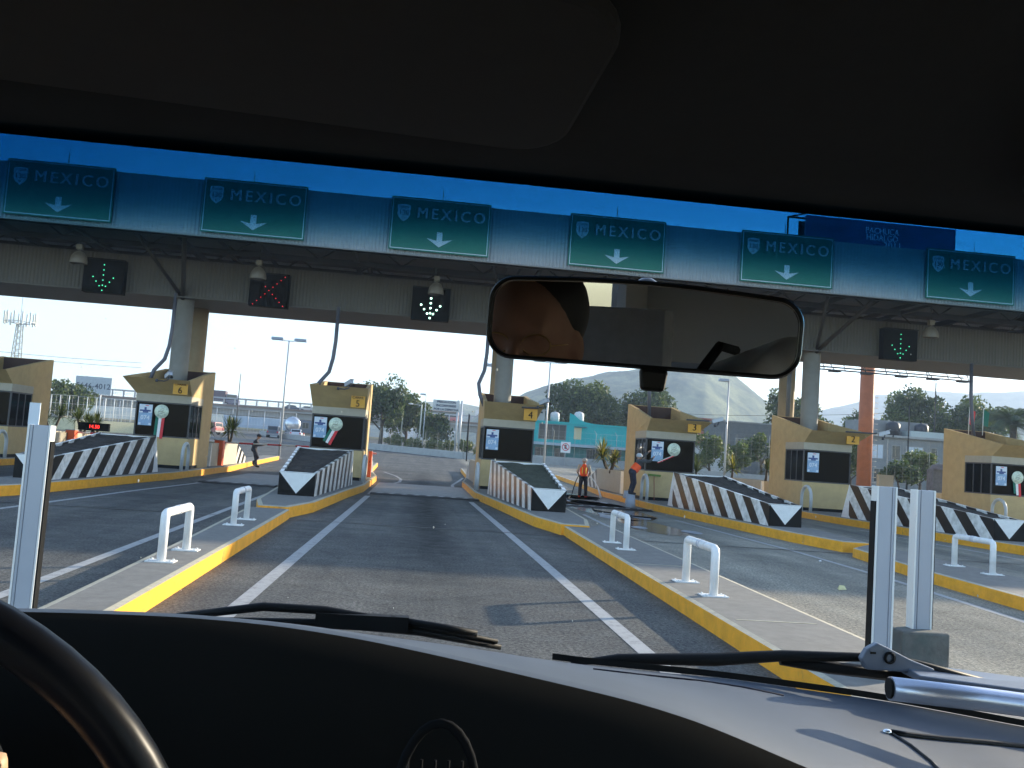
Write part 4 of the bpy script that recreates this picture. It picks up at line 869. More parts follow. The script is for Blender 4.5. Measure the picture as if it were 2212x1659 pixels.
def palm(x, y, h, L_, lab, seed):
    rg = random.Random(seed); t = thing('palm_tree', lab, 'palm tree', (x, y, zg(y)), 0, 'palms beyond the plaza')
    MB().tube([(0, 0, 0), (.1, 0, h*.5), (0, 0, h)], [.42, .32, .38], 12).build('trunk', BARK, t); lf = MB()
    for k in range(34):
        az = k*2.4+rg.uniform(-.2, .2); el = rg.uniform(-.3, 1.25); D = Vector((math.cos(az), math.sin(az), 0)); sd = Vector((-D.y, D.x, 0)); pts = []
        for j in range(9):
            s = j/8; pts.append(Vector((0, 0, h+.1))+D*L_*s*math.cos(el)*(1-.08*s)+Vector((0, 0, L_*(math.sin(el)*s-.55*s*s))))
        lf.tube(pts, [.035]*5+[.02]*4, 4, 0, False)
        for j in range(1, 9):
            for m_ in range(5):
                o = pts[j-1].lerp(pts[j], m_/5); ln = L_*.26*(1-.55*abs(j/8-.4))
                for s in (-1, 1):
                    tip = o+sd*s*ln*.8+(pts[j]-pts[j-1]).normalized()*ln*.45-Vector((0, 0, ln*.35)); lf.add([o, o+(pts[j]-pts[j-1])*.18, tip], [(0, 1, 2)], rg.choice((0, 1)))
    lf.build('crown', [LV[0], LV[1]], t)
palm(64.9, 92, 7.9, 5.0, 'large date palm at the right edge beyond the last booth', 1); palm(38.2, 100, 5.0, 2.4, 'small dark palm between booths 3 and 2', 2); palm(52, 118, 6.8, 2.4, 'small palm crown left of the orange pole', 3)
# ================================================================ FENCES, WALLS, LAMPS
GREYP = mat('lamp_post_grey', (.46, .48, .50), .45, .2)
def lamp_post(x, y, h, heads, lab, r=.085):
    t = thing('street_lamp', lab, 'street lamp', (x, y, zg(y)), 0, 'floodlight posts beyond the booths')
    MB().tube([(0, 0, 0), (0, 0, h)], [r, r*.6], 10).box((-.16, -.16, 0), (.16, .16, .02)).build('pole', GREYP, t)
    a = MB()
    if heads == 2: a.tube([(-.35, 0, h+.15), (-.35, 0, h), (.35, 0, h), (.35, 0, h+.15)], .03, 6)
    else: a.tube([(0, 0, h), (-.3, 0, h+.02)], .03, 6)
    a.build('arm', GREYP, t)
    for s in ((-1, 1) if heads == 2 else (-1,)):
        xs_ = (-1.2, -.38) if s < 0 else (.38, 1.2)
        if heads == 1: xs_ = (-.75, -.02)
        MB().box((xs_[0], -.2, h+.0), (xs_[1], .2, h+.2)).build('lamp_head', mat('lamp_head_grey', (.40, .44, .48), .4), t, bevel=.03)
lamp_post(-9.45, 62.5, 8.1, 2, 'double headed floodlight post between booths 6 and 5'); lamp_post(8.85, 62.5, 8.05, 2, 'double headed floodlight post right of booth 4')
lamp_post(22.0, 62.5, 7.7, 1, 'single headed floodlight post between booths 3 and 2'); lamp_post(.45, 113, 7.1, 1, 'small distant floodlight post left of the PRECAUCION sign', .07)
lamp_post(4.9, 62, 7.4, 1, 'floodlight whose head peeps over booth 4 roof', .07); lamp_post(-22.5, 90, 7.6, 1, 'floodlight head peeping out right of the far left booth', .07)
for x, y, h, l in ((-3.6, 117, 5.2, 'short lamp post with arm in front of the tall airy tree'), (-1.2, 114, 5.9, 'lamp post with arm in front of the medium tree')):
    t = thing('street_lamp', l, 'street lamp', (x+1.2, y, zg(y)), 0, 'arm lamps at the trees'); MB().tube([(0, 0, 0), (0, 0, h)], .09, 8).build('pole', mat('pole_cream', (.5, .5, .42), .6), t); MB().tube([(0, 0, h-.1), (-1.2, 0, h)], .03, 6).build('arm', GREYP, t); MB().sph((-1.4, 0, h), .25, 8, sc=(1.3, .6, .4)).build('lamp_head', WHITE, t)
WALLM = mat('low_wall_concrete', (.36, .37, .36), .8, noise=.12, nscale=2, dirt=((.22, .22, .21), .8, .6))
def wall(pts, h, th, name, m, lab, cat='wall'):
    mb = MB()
    for (a, b) in zip(pts, pts[1:]):
        a_ = Vector(a); b_ = Vector(b); t = (b_-a_).normalized(); n = Vector((-t.y, t.x))*th/2
        za, zb = zg(a_.y), zg(b_.y)
        mb.hexa([(*(a_-n), za), (*(b_-n), zb), (*(b_+n), zb), (*(a_+n), za), (*(a_-n), za+h), (*(b_-n), zb+h), (*(b_+n), zb+h), (*(a_+n), za+h)])
    return tag(mb.build(name, m), lab, cat)
wall([(-26, 150), (-14, 122), (-5.9, 106), (4.6, 91), (13.5, 93.5), (24, 98)], .72, .25, 'low_wall', WALLM, 'long low pale concrete wall curving behind the open plaza between booths 5 and 3')
def mesh_fence(pts, h, lab, z_off=0, step=2.4, wires=5, barb=False, thin=.013, m=None, base=0):
    t = thing('wire_fence', lab, 'fence', (0, 0, 0), 0, 'wire mesh fences'); P_ = m or mat('fence_post', (.22, .24, .22), .6)
    wr = MB()
    for (a, b) in zip(pts, pts[1:]):
        a_, b_ = Vector(a), Vector(b); n = max(1, int((b_-a_).length/step))
        for k in range(n+1):
            p = a_.lerp(b_, k/n); z = zg(p.y)+base; MB().tube([(p.x, p.y, z), (p.x, p.y, z+h)]+([(p.x-.25, p.y-.1, z+h+.35)] if barb else []), thin*1.6, 5).build('fence_post', P_, t)
        for j in range(wires+1):
            zz = h*j/wires+.03; wr.tube([(a_.x, a_.y, zg(a_.y)+base+zz), (b_.x, b_.y, zg(b_.y)+base+zz)], thin*.5, 3)
        m_ = int((b_-a_).length/.6)
        for k in range(m_):
            p = a_.lerp(b_, k/m_); z = zg(p.y)+base; wr.tube([(p.x, p.y, z), (p.x, p.y, z+h)], thin*.35, 3, caps=False)
    wr.build('wire_mesh', P_, t); return t
mesh_fence([(-14, 124), (-5.9, 108), (4.6, 93)], 2.3, 'wire fence with slim posts on the low wall between booths 5 and 4', step=2.2, wires=4, base=.2)
mesh_fence([(12.2, 96.5), (24.5, 99)], 3.0, 'barbed wire fence in front of the turquoise house', step=2.3, wires=5, barb=True, m=mat('fence_pale', (.30, .33, .33), .6), base=.6)
mesh_fence([(22.5, 74), (32, 70)], 3.6, 'tall wire fence over a grey base wall between booths 3 and 2', step=3.2, wires=6, base=.6)
mesh_fence([(34, 62), (47, 62)], 4.0, 'tall wire fence between booth 2 and the far right booth', step=3.0, wires=6, base=.4)
wall([(22.3, 73.7), (32.3, 69.6)], .95, .2, 'base_wall', WALLM, 'grey base wall under the wire fence left of booth 2')
wall([(33, 61.8), (48, 61.8)], .8, .2, 'base_wall', WALLM, 'grey base wall behind the planter of booth 2')
mesh_fence([(-44, 100), (-36, 98), (-28.5, 106)], 2.6, 'tall white sports fence left of booth 6', step=.95, wires=3, m=mat('fence_white', (.62, .64, .62), .6), base=1.0, thin=.028)
wall([(-60, 99), (-36, 97.8), (-24, 106)], 1.2, .3, 'yellow_wall', mat('pale_yellow_wall', (.62, .56, .36), .8, noise=.1), 'pale sunlit wall beneath the white sports fence at the left')
mesh_fence([(-60, 176), (-24, 176)], 4.2, 'grey slatted fence under the overpass', step=3, wires=3, m=mat('fence_blueish', (.34, .38, .44), .6), thin=.04)
# signs
def text_sign(x, y, z0, w_, h, rows, lab, face, ink, size, post=None, depth=.1, sizes=None, cat='sign', rot=0):
    t = thing('road_sign', lab, cat, (x, y, 0), rot)
    MB().box((-w_/2, 0, z0), (w_/2, depth, z0+h)).build('panel', face, t)
    tx = MB(); n = len(rows)
    for k, r in enumerate(rows): tx.text(r, (sizes or [size]*n)[k], (0, -.02, z0+h*(1-(k+.55)/n)), depth=.02, width=.01)
    tx.build('lettering', ink, t)
    if post:
        for px in post: MB().tube([(px, depth+.12, zg(y)), (px, depth+.12, z0+h+.1)], .11, 10).build('post', GREYP, t)
    return t
PALE = mat('sign_pale', (.55, .56, .54), .6, noise=.06); INK = mat('sign_ink', (.06, .07, .10), .6)
text_sign(2.72, 100, 5.75, 3.0, 1.25, ['PRECAUCION', 'INCORPORESE', 'POR LA DERECHA'], 'pale sign reading PRECAUCION INCORPORESE POR LA DERECHA on a tall post', PALE, INK, .34, post=(1.32, 1.75))
t = text_sign(-53.0, 150, 6.3, 5.6, 2.8, ['5646-4012'], 'billboard with the phone number 5646-4012 beside the overpass', mat('billboard_pale', (.40, .44, .47), .6, noise=.12), INK, 1.25, post=(-1.2, 1.2))
t = thing('no_parking_sign', 'square no parking sign with a crossed E on a slim post before the turquoise house', 'road sign', (15.55, 94, zg(94)))
MB().box((-.52, 0, 1.35), (.52, .04, 2.5)).build('panel', WHITE, t); q = MB(); q.lathe([(.40, 0), (.40, -.012), (.33, -.012), (.33, 0)], (0, -.002, 1.95), 28, axis='y'); q.tube([(-.27, -.01, 2.2), (.27, -.01, 1.68)], .035, 6); q.build('red_ring', RED, t)
MB().text('E', .55, (0, -.006, 1.95), depth=.008, width=.02).build('lettering', BLACKP, t); MB().tube([(0, .06, 0), (0, .06, 2.4)], .03, 8).build('post', GREYP, t)
tag(MB().tube([(4.6, 85, zg(85)), (4.6, 85, 5.0)], .06, 6).build('utility_pole', DARK), 'thin black pole just left of booth 4', 'pole')
for x, y, h, l in ((50.5, 88, 9.4, 'wooden utility pole before the grey houses'), (60.6, 100, 13.5, 'thin mast before the tall light topped tree'), (66.0, 92, 7, 'slim pole beside the date palm'), (-42.5, 96, 7.4, 'slim pole before the round dark tree'), (-38, 190, 14, 'thin antenna standing beyond the overpass'), (6.3, 118, 6.4, 'slim pole between PRECAUCION sign and booth 4')):
    tag(MB().tube([(x, y, zg(y)), (x, y, h)], [.12, .07], 6).build('utility_pole', DSTEEL), l, 'pole')
for k, (a, b) in enumerate((((50.5, 88, 9.2), (72, 80, 5.5)), ((50.5, 88, 8.8), (30, 110, 8)), ((-60, 96, 9.2), (-30, 98, 8.4)), ((-60, 96, 8.7), (-30, 98, 7.9)))):
    A, B = Vector(a), Vector(b); tag(MB().tube([A.lerp(B, s/8)-Vector((0, 0, 1.6*(s/8)*(1-s/8))) for s in range(9)], .02, 4, caps=False).build('power_line', DSTEEL), ('sagging wire from the utility pole to the right', 'sagging wire from the utility pole to the left', 'upper thin wire above the left billboard', 'lower thin wire above the left billboard')[k], 'wire')
# antenna tower
t = thing('antenna_tower', 'lattice mobile phone tower with a ring of antennas at the left', 'tower', (-65.3, 150, zg(150)))
lt = MB()
for a in range(4):
    s, c = math.sin(a*math.pi/2+.78), math.cos(a*math.pi/2+.78); lt.tube([(1.3*c, 1.3*s, 0), (.5*c, .5*s, 15)], .09, 6)
for z in np.arange(0, 15, 1.0):
    r = 1.3-.8*z/15; r2 = 1.3-.8*(z+1)/15
    for a in range(4):
        c0, s0 = math.cos(a*math.pi/2+.78), math.sin(a*math.pi/2+.78); c1, s1 = math.cos((a+1)*math.pi/2+.78), math.sin((a+1)*math.pi/2+.78); lt.tube([(r*c0, r*s0, z), (r2*c1, r2*s1, z+1)], .04, 4, caps=False); lt.tube([(r*c0, r*s0, z), (r*c1, r*s1, z)], .03, 4, caps=False)
lt.tube([(0, 0, 15), (0, 0, 19.5)], .06, 6); lt.build('lattice', mat('tower_grey', (.30, .32, .30), .5), t)
an = MB()
an.tube([(2.3*math.cos(a*.5236), 2.3*math.sin(a*.5236), 15.4) for a in range(12)], .07, 6, closed=True)
for a in range(12): q = a*.5236; an.box((2.3*math.cos(q)-.1, 2.3*math.sin(q)-.1, 14.9), (2.3*math.cos(q)+.1, 2.3*math.sin(q)+.1, 17.0)); an.tube([(0, 0, 15), (2.3*math.cos(q), 2.3*math.sin(q), 15.4)], .04, 4)
an.build('antenna_ring', mat('antenna_pale', (.5, .52, .5), .5), t)
# ================================================================ BIG BILLBOARD
BB = mat('billboard_blue', (.04, .07, .18), .5, noise=.3, nscale=.3); BT = mat('billboard_text', (.6, .68, .85), .5)
t = thing('billboard', 'big dark blue PACHUCA HIDALGO 2011 billboard above the canopy on an orange pole', 'billboard', (31.7, 60, 0))
MB().cyl((0, .9, 0), .50, 12, 28).build('pole', mat('pole_orange_brown', (.42, .13, .05), .6, noise=.15, nscale=2, dirt=((.25, .09, .04), 1, .6)), t)
rg_ = MB()
for k in range(30): rg_.tube([(.45, .6, .6+k*.38), (.72, .6, .6+k*.38), (.72, .8, .6+k*.38)], .018, 5)
rg_.build('ladder', mat('ladder_pale', (.6, .52, .4), .5), t)
MB().box((-5.4, .2, 12.2), (5.9, .5, 20.1)).build('face_panel', BB, t)
fr = MB()
for x in (-6.2, 5.9): fr.tube([(x, 1.6, 12), (x, 1.6, 20.3)], .08, 6)
for z in (12.1, 16, 20.25): fr.tube([(-6.2, 1.6, z), (5.9, 1.6, z)], .08, 6); fr.tube([(-6.2, 1.6, z), (-5.4, .4, z)], .06, 6)
fr.box((-5.4, 1.5, 12.1), (5.8, 1.62, 20)); fr.build('frame', DSTEEL, t)
tx = MB(); tx.text('PACHUCA', .64, (.3, .18, 19.42), depth=.03, sx=.85); tx.build('lettering', BT, t); MB().text('HIDALGO', .64, (.3, .18, 18.92), depth=.03, sx=.85).build('lettering', BT, t); MB().text('2011', .72, (1.1, .18, 18.40), depth=.03).build('lettering', BT, t)
tx = MB(); tx.text('HIDALGO', .72, (-3.9, .18, 19.3), depth=.03); tx.build('dark_lettering', mat('billboard_dark_text', (.02, .05, .14), .5), t)
cw = MB()
for z, y in ((9.12, -1.3), (8.86, -1.9)): cw.tube([(-5.2, y, z), (5.9, y, z)], .05, 6)
for x in np.arange(-4.6, 6, 1.5): cw.tube([(x, .1, 12.3), (x, -1.9, 8.9)], .03, 5)
for x in (-3.9, -1.6, .9, 3.2, 5.4): cw.box((x-.35, -2.25, 8.72), (x+.35, -1.75, 8.84)); cw.tube([(x, -1.9, 8.9), (x, -1.3, 9.35)], .03, 5)
cw.build('light_rail', DSTEEL, t)
# ================================================================ HOUSES
TURQ = mat('turquoise_paint', (.01, .37, .37), .75, noise=.10, nscale=.8, dirt=((.05, .28, .27), .5, .62)); GRH = mat('grey_block_wall', (.26, .26, .25), .9, noise=.15, nscale=1, dirt=((.16, .16, .15), .6, .6)); GRH2 = mat('grey_render', (.34, .33, .31), .9, noise=.12, nscale=1)
WIN = mat('house_window_dark', (.03, .04, .05), .12); CREAM = mat('cream_frame', (.55, .50, .30), .7); TANKB = mat('tank_black', (.02, .022, .03), .5); TANKW = mat('tank_white', (.55, .55, .55), .6, noise=.1)
def window(par, x, z, w_, h, frame, y=0, bars=0, pane=WIN):
    f = MB(); e = .09
    f.box((x-w_/2-e, y-.06, z-e), (x+w_/2+e, y-.001, z)); f.box((x-w_/2-e, y-.06, z+h), (x+w_/2+e, y-.001, z+h+e))
    f.box((x-w_/2-e, y-.06, z), (x-w_/2, y-.001, z+h)); f.box((x+w_/2, y-.06, z), (x+w_/2+e, y-.001, z+h))
    for k in range(bars): q = x-w_/2+w_*(k+1)/(bars+1); f.box((q-.035, y-.05, z), (q+.035, y-.005, z+h))
    o = f.build('window', frame, par); MB().box((x-w_/2, y-.03, z), (x+w_/2, y-.012, z+h)).build('pane', pane, o)
def tank(x, y, z, r, h, m, lab):
    t = thing('water_tank', lab, 'water tank', (x, y, z), 0, 'rooftop water tanks'); MB().lathe([(.001, 0), (r, 0), (r, h*.78), (r*.7, h*.93), (r*.2, h*.97), (r*.2, h), (.001, h)], n=20).build('tank_shell', m, t); MB().lathe([(r+.01, h*.3), (r+.02, h*.33), (r+.01, h*.36)], n=20).build('band', m, t)
Z = zg(110)
t = thing('turquoise_house', 'two storey turquoise house with cream barred window behind the hosing worker', 'house', (13.8, 110, Z))
MB().box((-1.6, 0, 2.3), (13, 8, 4.75)).box((-1.6, -.12, 4.751), (13.1, 8, 4.95)).build('upper_wall', TURQ, t)
lw = MB(); lw.box((-1.6, .9, 0), (13, 8, 2.299)); lw.build('ground_floor_wall', mat('dark_teal_wall', (.06, .20, .19), .8, noise=.2, nscale=1), t)
MB().box((-1.7, -.5, 1.95), (13, .899, 2.29)).build('awning_slab', mat('slab_pale', (.32, .40, .44), .7, noise=.1), t)
sc = MB(); sc.prism([(4.7, 4.951), (8, 4.951), (6.8, 5.1), (6.0, 5.35), (5.3, 5.9), (4.7, 6.1)][::-1], 0.02, .2, axis='y'); sc.build('curved_parapet', TURQ, t)
window(t, 2.6, 2.75, 3.3, 1.75, mat('window_frame_grey', (.15, .16, .17), .6), 0, 3); window(t, 5.8, 3.0, .75, 1.25, CREAM, 0, 2, CREAM); MB().box((5.3, -.35, 4.42), (6.9, -.01, 4.5)).build('canopy_strip', mat('slate', (.08, .14, .18), .6), t)
for x, w_, h in ((1.4, 1.3, 1.2), (3.8, 1.2, 1.2), (8, 1.4, 1.4), (11, 1.2, 1.6)): window(t, x, .35, w_, h, mat('window_frame_grey', (.15, .16, .17), .6), .9, 1)
tank(20.0, 112, Z+4.96, .62, 1.55, TANKW, 'white water tank on the turquoise house, the rightmost'); tank(16.9, 112, Z+4.96, .58, 1.3, TANKW, 'pale water tank behind the curved turquoise parapet')
t = thing('roof_box', 'small grey block hut on the roof of the turquoise house', 'roof hut', (14.9, 111, Z+4.96)); MB().box((-.5, -.5, 0), (.5, .5, 1.25)).box((-.6, -.6, 1.251), (.6, .6, 1.4)).box((-.2, -.505, .9), (.2, -.501, 1.1), 1).build('hut', [GRH2, BLACKP], t)
wall([(10, 99.5), (16, 98.5), (26, 101)], .78, .3, 'low_wall', WALLM, 'grey wall under the barbed fence in front of the turquoise house')
Z = zg(95)
t = thing('grey_house', 'long grey two storey house with white curtained windows and roof tanks right of booth 2', 'house', (50.0, 95, Z))
MB().box((0, 0, 0), (10.5, 8, 5.6)).build('wall', GRH, t); MB().box((-.1, -.5, 5.601), (10.6, 8, 5.85)).build('roof', GRH2, t); MB().box((.5, 2, 5.851), (8, 7, 7.6)).build('rooftop_room', GRH, t)
MB().box((4.6, -.4, 5.851), (10.5, 1.6, 6.5)).build('pale_parapet', mat('pale_sheet', (.45, .5, .48), .6), t)
CUR = mat('white_curtain', (.6, .64, .68), .7)
for x, w_, p in ((.9, 1.3, CUR), (5.3, 1.9, CUR), (7.6, .7, WIN), (9.2, 1.0, WIN), (3.1, .9, WIN)): window(t, x, 3.2, w_, 1.5, GRH2, 0, 1 if w_ > 1 else 0, p)
for x, w_ in ((1.2, 1.2), (4.4, 1.4), (8.2, 1.6)): window(t, x, .6, w_, 1.4, GRH2, 0, 1)
tank(53.2, 96, Z+5.86, .75, 1.65, TANKB, 'black water tank on the grey house, the left one'); tank(56.6, 96, Z+5.86, .75, 1.65, TANKB, 'black water tank on the grey house, the right one')
t = thing('grey_house', 'grey flat roofed house with balcony directly left of the far right booth', 'house', (60.9, 92, zg(92)))
MB().box((0, 0, 0), (8, 8, 5.2)).build('wall', GRH2, t); MB().box((-.1, -.8, 2.7), (8, 0, 2.85)).build('balcony_slab', GRH, t)
for x in (.8, 2.6, 5.0): window(t, x, 3.2, 1.0, 1.5, GRH, 0, 1)
t = thing('dark_block_house', 'dark grey block building behind bushes left of booth 2', 'house', (33.5, 96, zg(96))); MB().box((0, 0, 0), (8.6, 7, 6.0)).build('wall', mat('dark_block', (.13, .13, .125), .9, noise=.15, nscale=2), t); MB().box((-.1, -.1, 6.001), (8.7, 7.1, 6.15)).build('roof', GRH, t); window(t, 2, 3, 1.2, 1.2, GRH, 0, 1)
t = thing('red_roof_house', 'small house with a reddish wall beside the small far palm', 'house', (36.5, 116, zg(116))); MB().box((0, 0, 0), (4, 6, 7.0)).build('wall', mat('reddish_wall', (.36, .14, .10), .9, noise=.15), t); window(t, 2, 5, 1.2, 1.0, GRH, 0, 1)
t = thing('small_white_house', 'small pale house glimpsed behind the pale bushes right of booth 3', 'house', (27.0, 88, zg(88))); MB().box((0, 0, 0), (5, 5, 2.9)).build('wall', mat('pale_wall', (.5, .5, .48), .8, noise=.1), t); MB().box((-.1, -.1, 2.901), (5.1, 5.1, 3.1)).build('roof', GRH, t); window(t, 1.5, 1, 1.2, 1.0, GRH, 0, 1)
t = thing('garden_wall_pier', 'dark rounded stone pier between booth 2 and the far right booth', 'wall', (37.2, 60.6, 0)); MB().box((-.7, -.4, 0), (.7, .4, 2.6)).lathe([(.7, 0), (.5, .35), (.001, .45)], (0, 0, 2.6), 16).build('pier', mat('stone_dark', (.14, .12, .11), .9, noise=.3), t)
t = thing('warehouse', 'long pale warehouse seen under the overpass', 'warehouse', (-56, 262, 3.2)); MB().box((0, 0, 0), (30, 20, 6.2)).build('wall', mat('warehouse_blue', (.34, .42, .52), .7, noise=.1, nscale=.3), t); MB().box((-.5, -.5, 6.2), (30.5, 20.5, 6.6)).build('roof', GRH2, t)
for k in range(5): window(t, 3+k*5.5, 3.4, 2.2, 1.3, GRH, 0, 1)
t = thing('warehouse', 'dark industrial shed beneath the overpass right of the double lamp', 'warehouse', (-30, 215, 2.7)); MB().box((0, 0, 0), (9, 8, 3.6)).prism([(0, 3.601), (9, 3.601), (4.5, 4.8)][::1], 0, 8, axis='y').build('wall', mat('shed_dark', (.14, .18, .25), .8, noise=.2), t); window(t, 3, 1.2, 1.4, 1.2, GRH, 0, 1)
# ================================================================ OVERPASS
OC = mat('overpass_concrete', (.32, .31, .30), .85, noise=.1, nscale=.5, dirt=((.20, .19, .18), .4, .6))
t = thing('overpass', 'long concrete overpass with railing crossing behind booths 6 and 5', 'bridge', (0, 200, 0))
MB().box((-130, 0, 6.9), (70, 9, 7.3)).box((-130, 1.2, 5.6), (70, 7.8, 6.9)).build('deck', OC, t)
MB().box((-130, -.15, 7.301), (70, .1, 7.75)).build('parapet', mat('parapet_brown', (.20, .14, .11), .8, noise=.1), t)
ra = MB(); ra.box((-130, -.2, 8.9), (70, .1, 9.25))
for z in (8.2, 8.5): ra.box((-130, -.05, z), (70, .0, z+.06))
k = -130
while k < 70: ra.box((k-.16, -.1, 7.751), (k+.16, .0, 8.9)); k += 2.35
ra.build('railing', mat('railing_grey', (.36, .36, .38), .6), t)
for x in (-110, -79, -48, -17, 14, 45): MB().box((x-.9, 2, 2), (x+.9, 7, 5.599)).build('pier', OC, t)
# low hump beyond (embankment railing at centre)
# ================================================================ VEHICLES
TYRE = mat('tyre', (.015, .015, .015), .8); GLV = mat('vehicle_glass', (.02, .025, .03), .08); CHR = mat('bumper_grey', (.3, .3, .32), .4)
def wheel(par, x, y, r, w_):
    o = MB().cyl((x-w_/2, y, r), r, w_, 16, axis='x').build('wheel', TYRE, par); MB().cyl((x-w_/2-.01, y, r), r*.55, w_+.02, 12, axis='x').build('hub', CHR, o)
def car(kind, loc, rz, col, lab, cat='car', group=None):
    """front towards +Y; body profile in Y,Z"""
    t = thing({'suv': 'parked_car', 'sedan': 'parked_car', 'pickup': 'pickup_truck', 'bus': 'minibus', 'truck': 'truck'}[kind], lab, cat, loc, rz, group); m = mat('car_paint_%d%d%d' % tuple(int(c*99) for c in col), col, .3)
    W = .88
    if kind == 'suv': low = [(-2.3, .35), (2.3, .35), (2.35, .75), (2.1, 1.0), (-2.3, 1.02)]; cab = [(-2.25, 1.02), (1.1, 1.02), (.55, 1.7), (-2.05, 1.72)]; wb = 1.4
    elif kind == 'sedan': low = [(-2.2, .3), (2.2, .3), (2.25, .65), (1.9, .88), (-2.1, .95), (-2.2, .7)]; cab = [(-1.6, .93), (1.1, .88), (.5, 1.4), (-1.0, 1.42)]; wb = 1.35
    elif kind == 'bus': low = [(-3.4, .4), (3.4, .4), (3.45, 1.3), (-3.4, 1.3)]; cab = [(-3.38, 1.3), (3.4, 1.3), (3.15, 2.6), (-3.35, 2.6)]; wb = 2.2; W = 1.05
    else: low = [(-1.1, .5), (1.6, .5), (1.6, 1.5), (-1.1, 1.5)]; cab = [(-1.1, 1.5), (1.55, 1.5), (1.2, 2.7), (-1.1, 2.75)]; wb = 1.0; W = 1.15
    b = MB(); b.prism(low[::-1], -W, W, axis='x'); b.prism([(y, z) for y, z in cab][::-1], -W*.86, W*.86, axis='x'); b.build('body', m, t, bevel=.05)
    (a0, b0), (a1, b1), (a2, b2), (a3, b3) = cab
    for s in (-1, 1): g_ = MB(); x0, x1 = sorted((s*W*.862, s*W*.87)); g_.prism([(a0+.25, b0+.05), (a1-.25, b1+.05), (a2-.12, b2-.12), (a3+.15, b3-.12)][::-1], x0, x1, axis='x'); g_.build('side_window', GLV, t)
    for (ya, za, yb, zb, nm) in ((a3, b3, a0, b0, 'rear_window'), (a2, b2, a1, b1, 'windscreen')):
        d = -1 if nm == 'rear_window' else 1
        P0 = Vector((0, ya, za)); P1 = Vector((0, yb, zb)); a = P0.lerp(P1, .15); c = P0.lerp(P1, .85); q = MB(); w_ = W*.74
        q.add([(-w_, a.y+d*.012, a.z), (w_, a.y+d*.012, a.z), (w_, c.y+d*.012, c.z), (-w_, c.y+d*.012, c.z), (-w_, a.y+d*.004, a.z), (w_, a.y+d*.004, a.z), (w_, c.y+d*.004, c.z), (-w_, c.y+d*.004, c.z)], [(0, 1, 2, 3), (7, 6, 5, 4), (0, 4, 5, 1), (1, 5, 6, 2), (2, 6, 7, 3), (3, 7, 4, 0)]); q.build(nm, GLV, t)
    y0 = low[0][0]
    for s in (-1, 1):
        MB().box((s*W*.78-.1, y0-.06, .72 if kind != 'truck' else 1.0), (s*W*.78+.1, y0-.005, .92 if kind != 'truck' else 1.1)).build('tail_light', RED, t)
        for yy in (-wb, wb): wheel(t, s*(W-.08), yy, .34 if kind != 'truck' else .5, .22)
    MB().box((-W, y0-.12, .38), (W, y0-.061, .58)).build('bumper', CHR, t)
    if kind == 'truck': MB().box((-1.2, -7.6, 1.0), (1.2, -1.25, 3.4)).build('cargo_box', mat('cargo_dark', (.10, .07, .09), .7, noise=.2), t); [wheel(t, s*1.05, yy, .5, .3) for s in (-1, 1) for yy in (-5.2, -6.3)]
    return t
Zv = zg(136)
car('suv', (-21.6, 136, Zv), R(4), (.10, .12, .16), 'dark grey van driving away beyond the gate arm, under the overpass', 'car')
car('sedan', (-19.0, 141, zg(141)), R(4), (.55, .60, .66), 'white sedan directly right of the dark van under the overpass', 'car')
car('suv', (-29.5, 128, zg(128)), R(60), (.4, .12, .12), 'dark red car between booth 6 and its gate', 'car')
for a in ((-42, 'truck', (.12, .12, .2), 'dark loaded truck crossing on the overpass'), (-28.6, 'sedan', (.03, .04, .09), 'dark blue car on the overpass near booth 5'), (-25.0, 'sedan', (.5, .5, .5), 'pale car on the overpass behind the dark blue one'), (-54, 'truck', (.2, .06, .05), 'reddish truck on the overpass left of booth 6'), (5.2, 'bus', (.5, .12, .12), 'red and white minibus on the overpass left of the PRECAUCION sign')):
    car(a[1], (a[0], 203, 7.3), R(-90), a[2], a[3], 'minibus' if a[1] == 'bus' else ('truck' if a[1] == 'truck' else 'car'))
t = thing('tanker_truck', 'silver tanker truck seen from behind beyond the dark van', 'truck', (-20.9, 150, zg(150)), R(8)); MB().lathe([(.001, -4.0), (.9, -3.9), (1.25, -3.6), (1.25, 3.6), (.9, 3.9), (.001, 4)], (0, 0, 2.1), 24, axis='y').build('tank', mat('tank_silver', (.6, .62, .65), .25, .7), t); MB().box((-1.1, -3.9, .6), (1.1, 6, .85)).box((-1.1, 4.1, .851), (1.1, 6, 2.8)).build('chassis', CHR, t)
for s in (-1, 1):
    for yy in (-3, -1.9, 5): wheel(t, s*1.0, yy, .5, .3)
def cone(x, y, lab):
    t = thing('traffic_cone', lab, 'traffic cone', (x, y, zg(y)), 0, 'orange cones on the far road'); MB().lathe([(.24, .04), (.04, .9), (.001, .9)], n=14).box((-.3, -.3, 0), (.3, .3, .04)).build('cone_body', ORANGE, t); MB().lathe([(.16, .38), (.11, .62)], n=14).build('white_band', WHITE, t)
for k, (x, y) in enumerate(((-19.0, 150), (-16.4, 148), (-14.4, 146), (-13.0, 145))): cone(x, y, ('orange cone nearest the tanker', 'orange cone second from the tanker', 'orange cone third from the tanker', 'orange cone beside booth 5 window')[k])
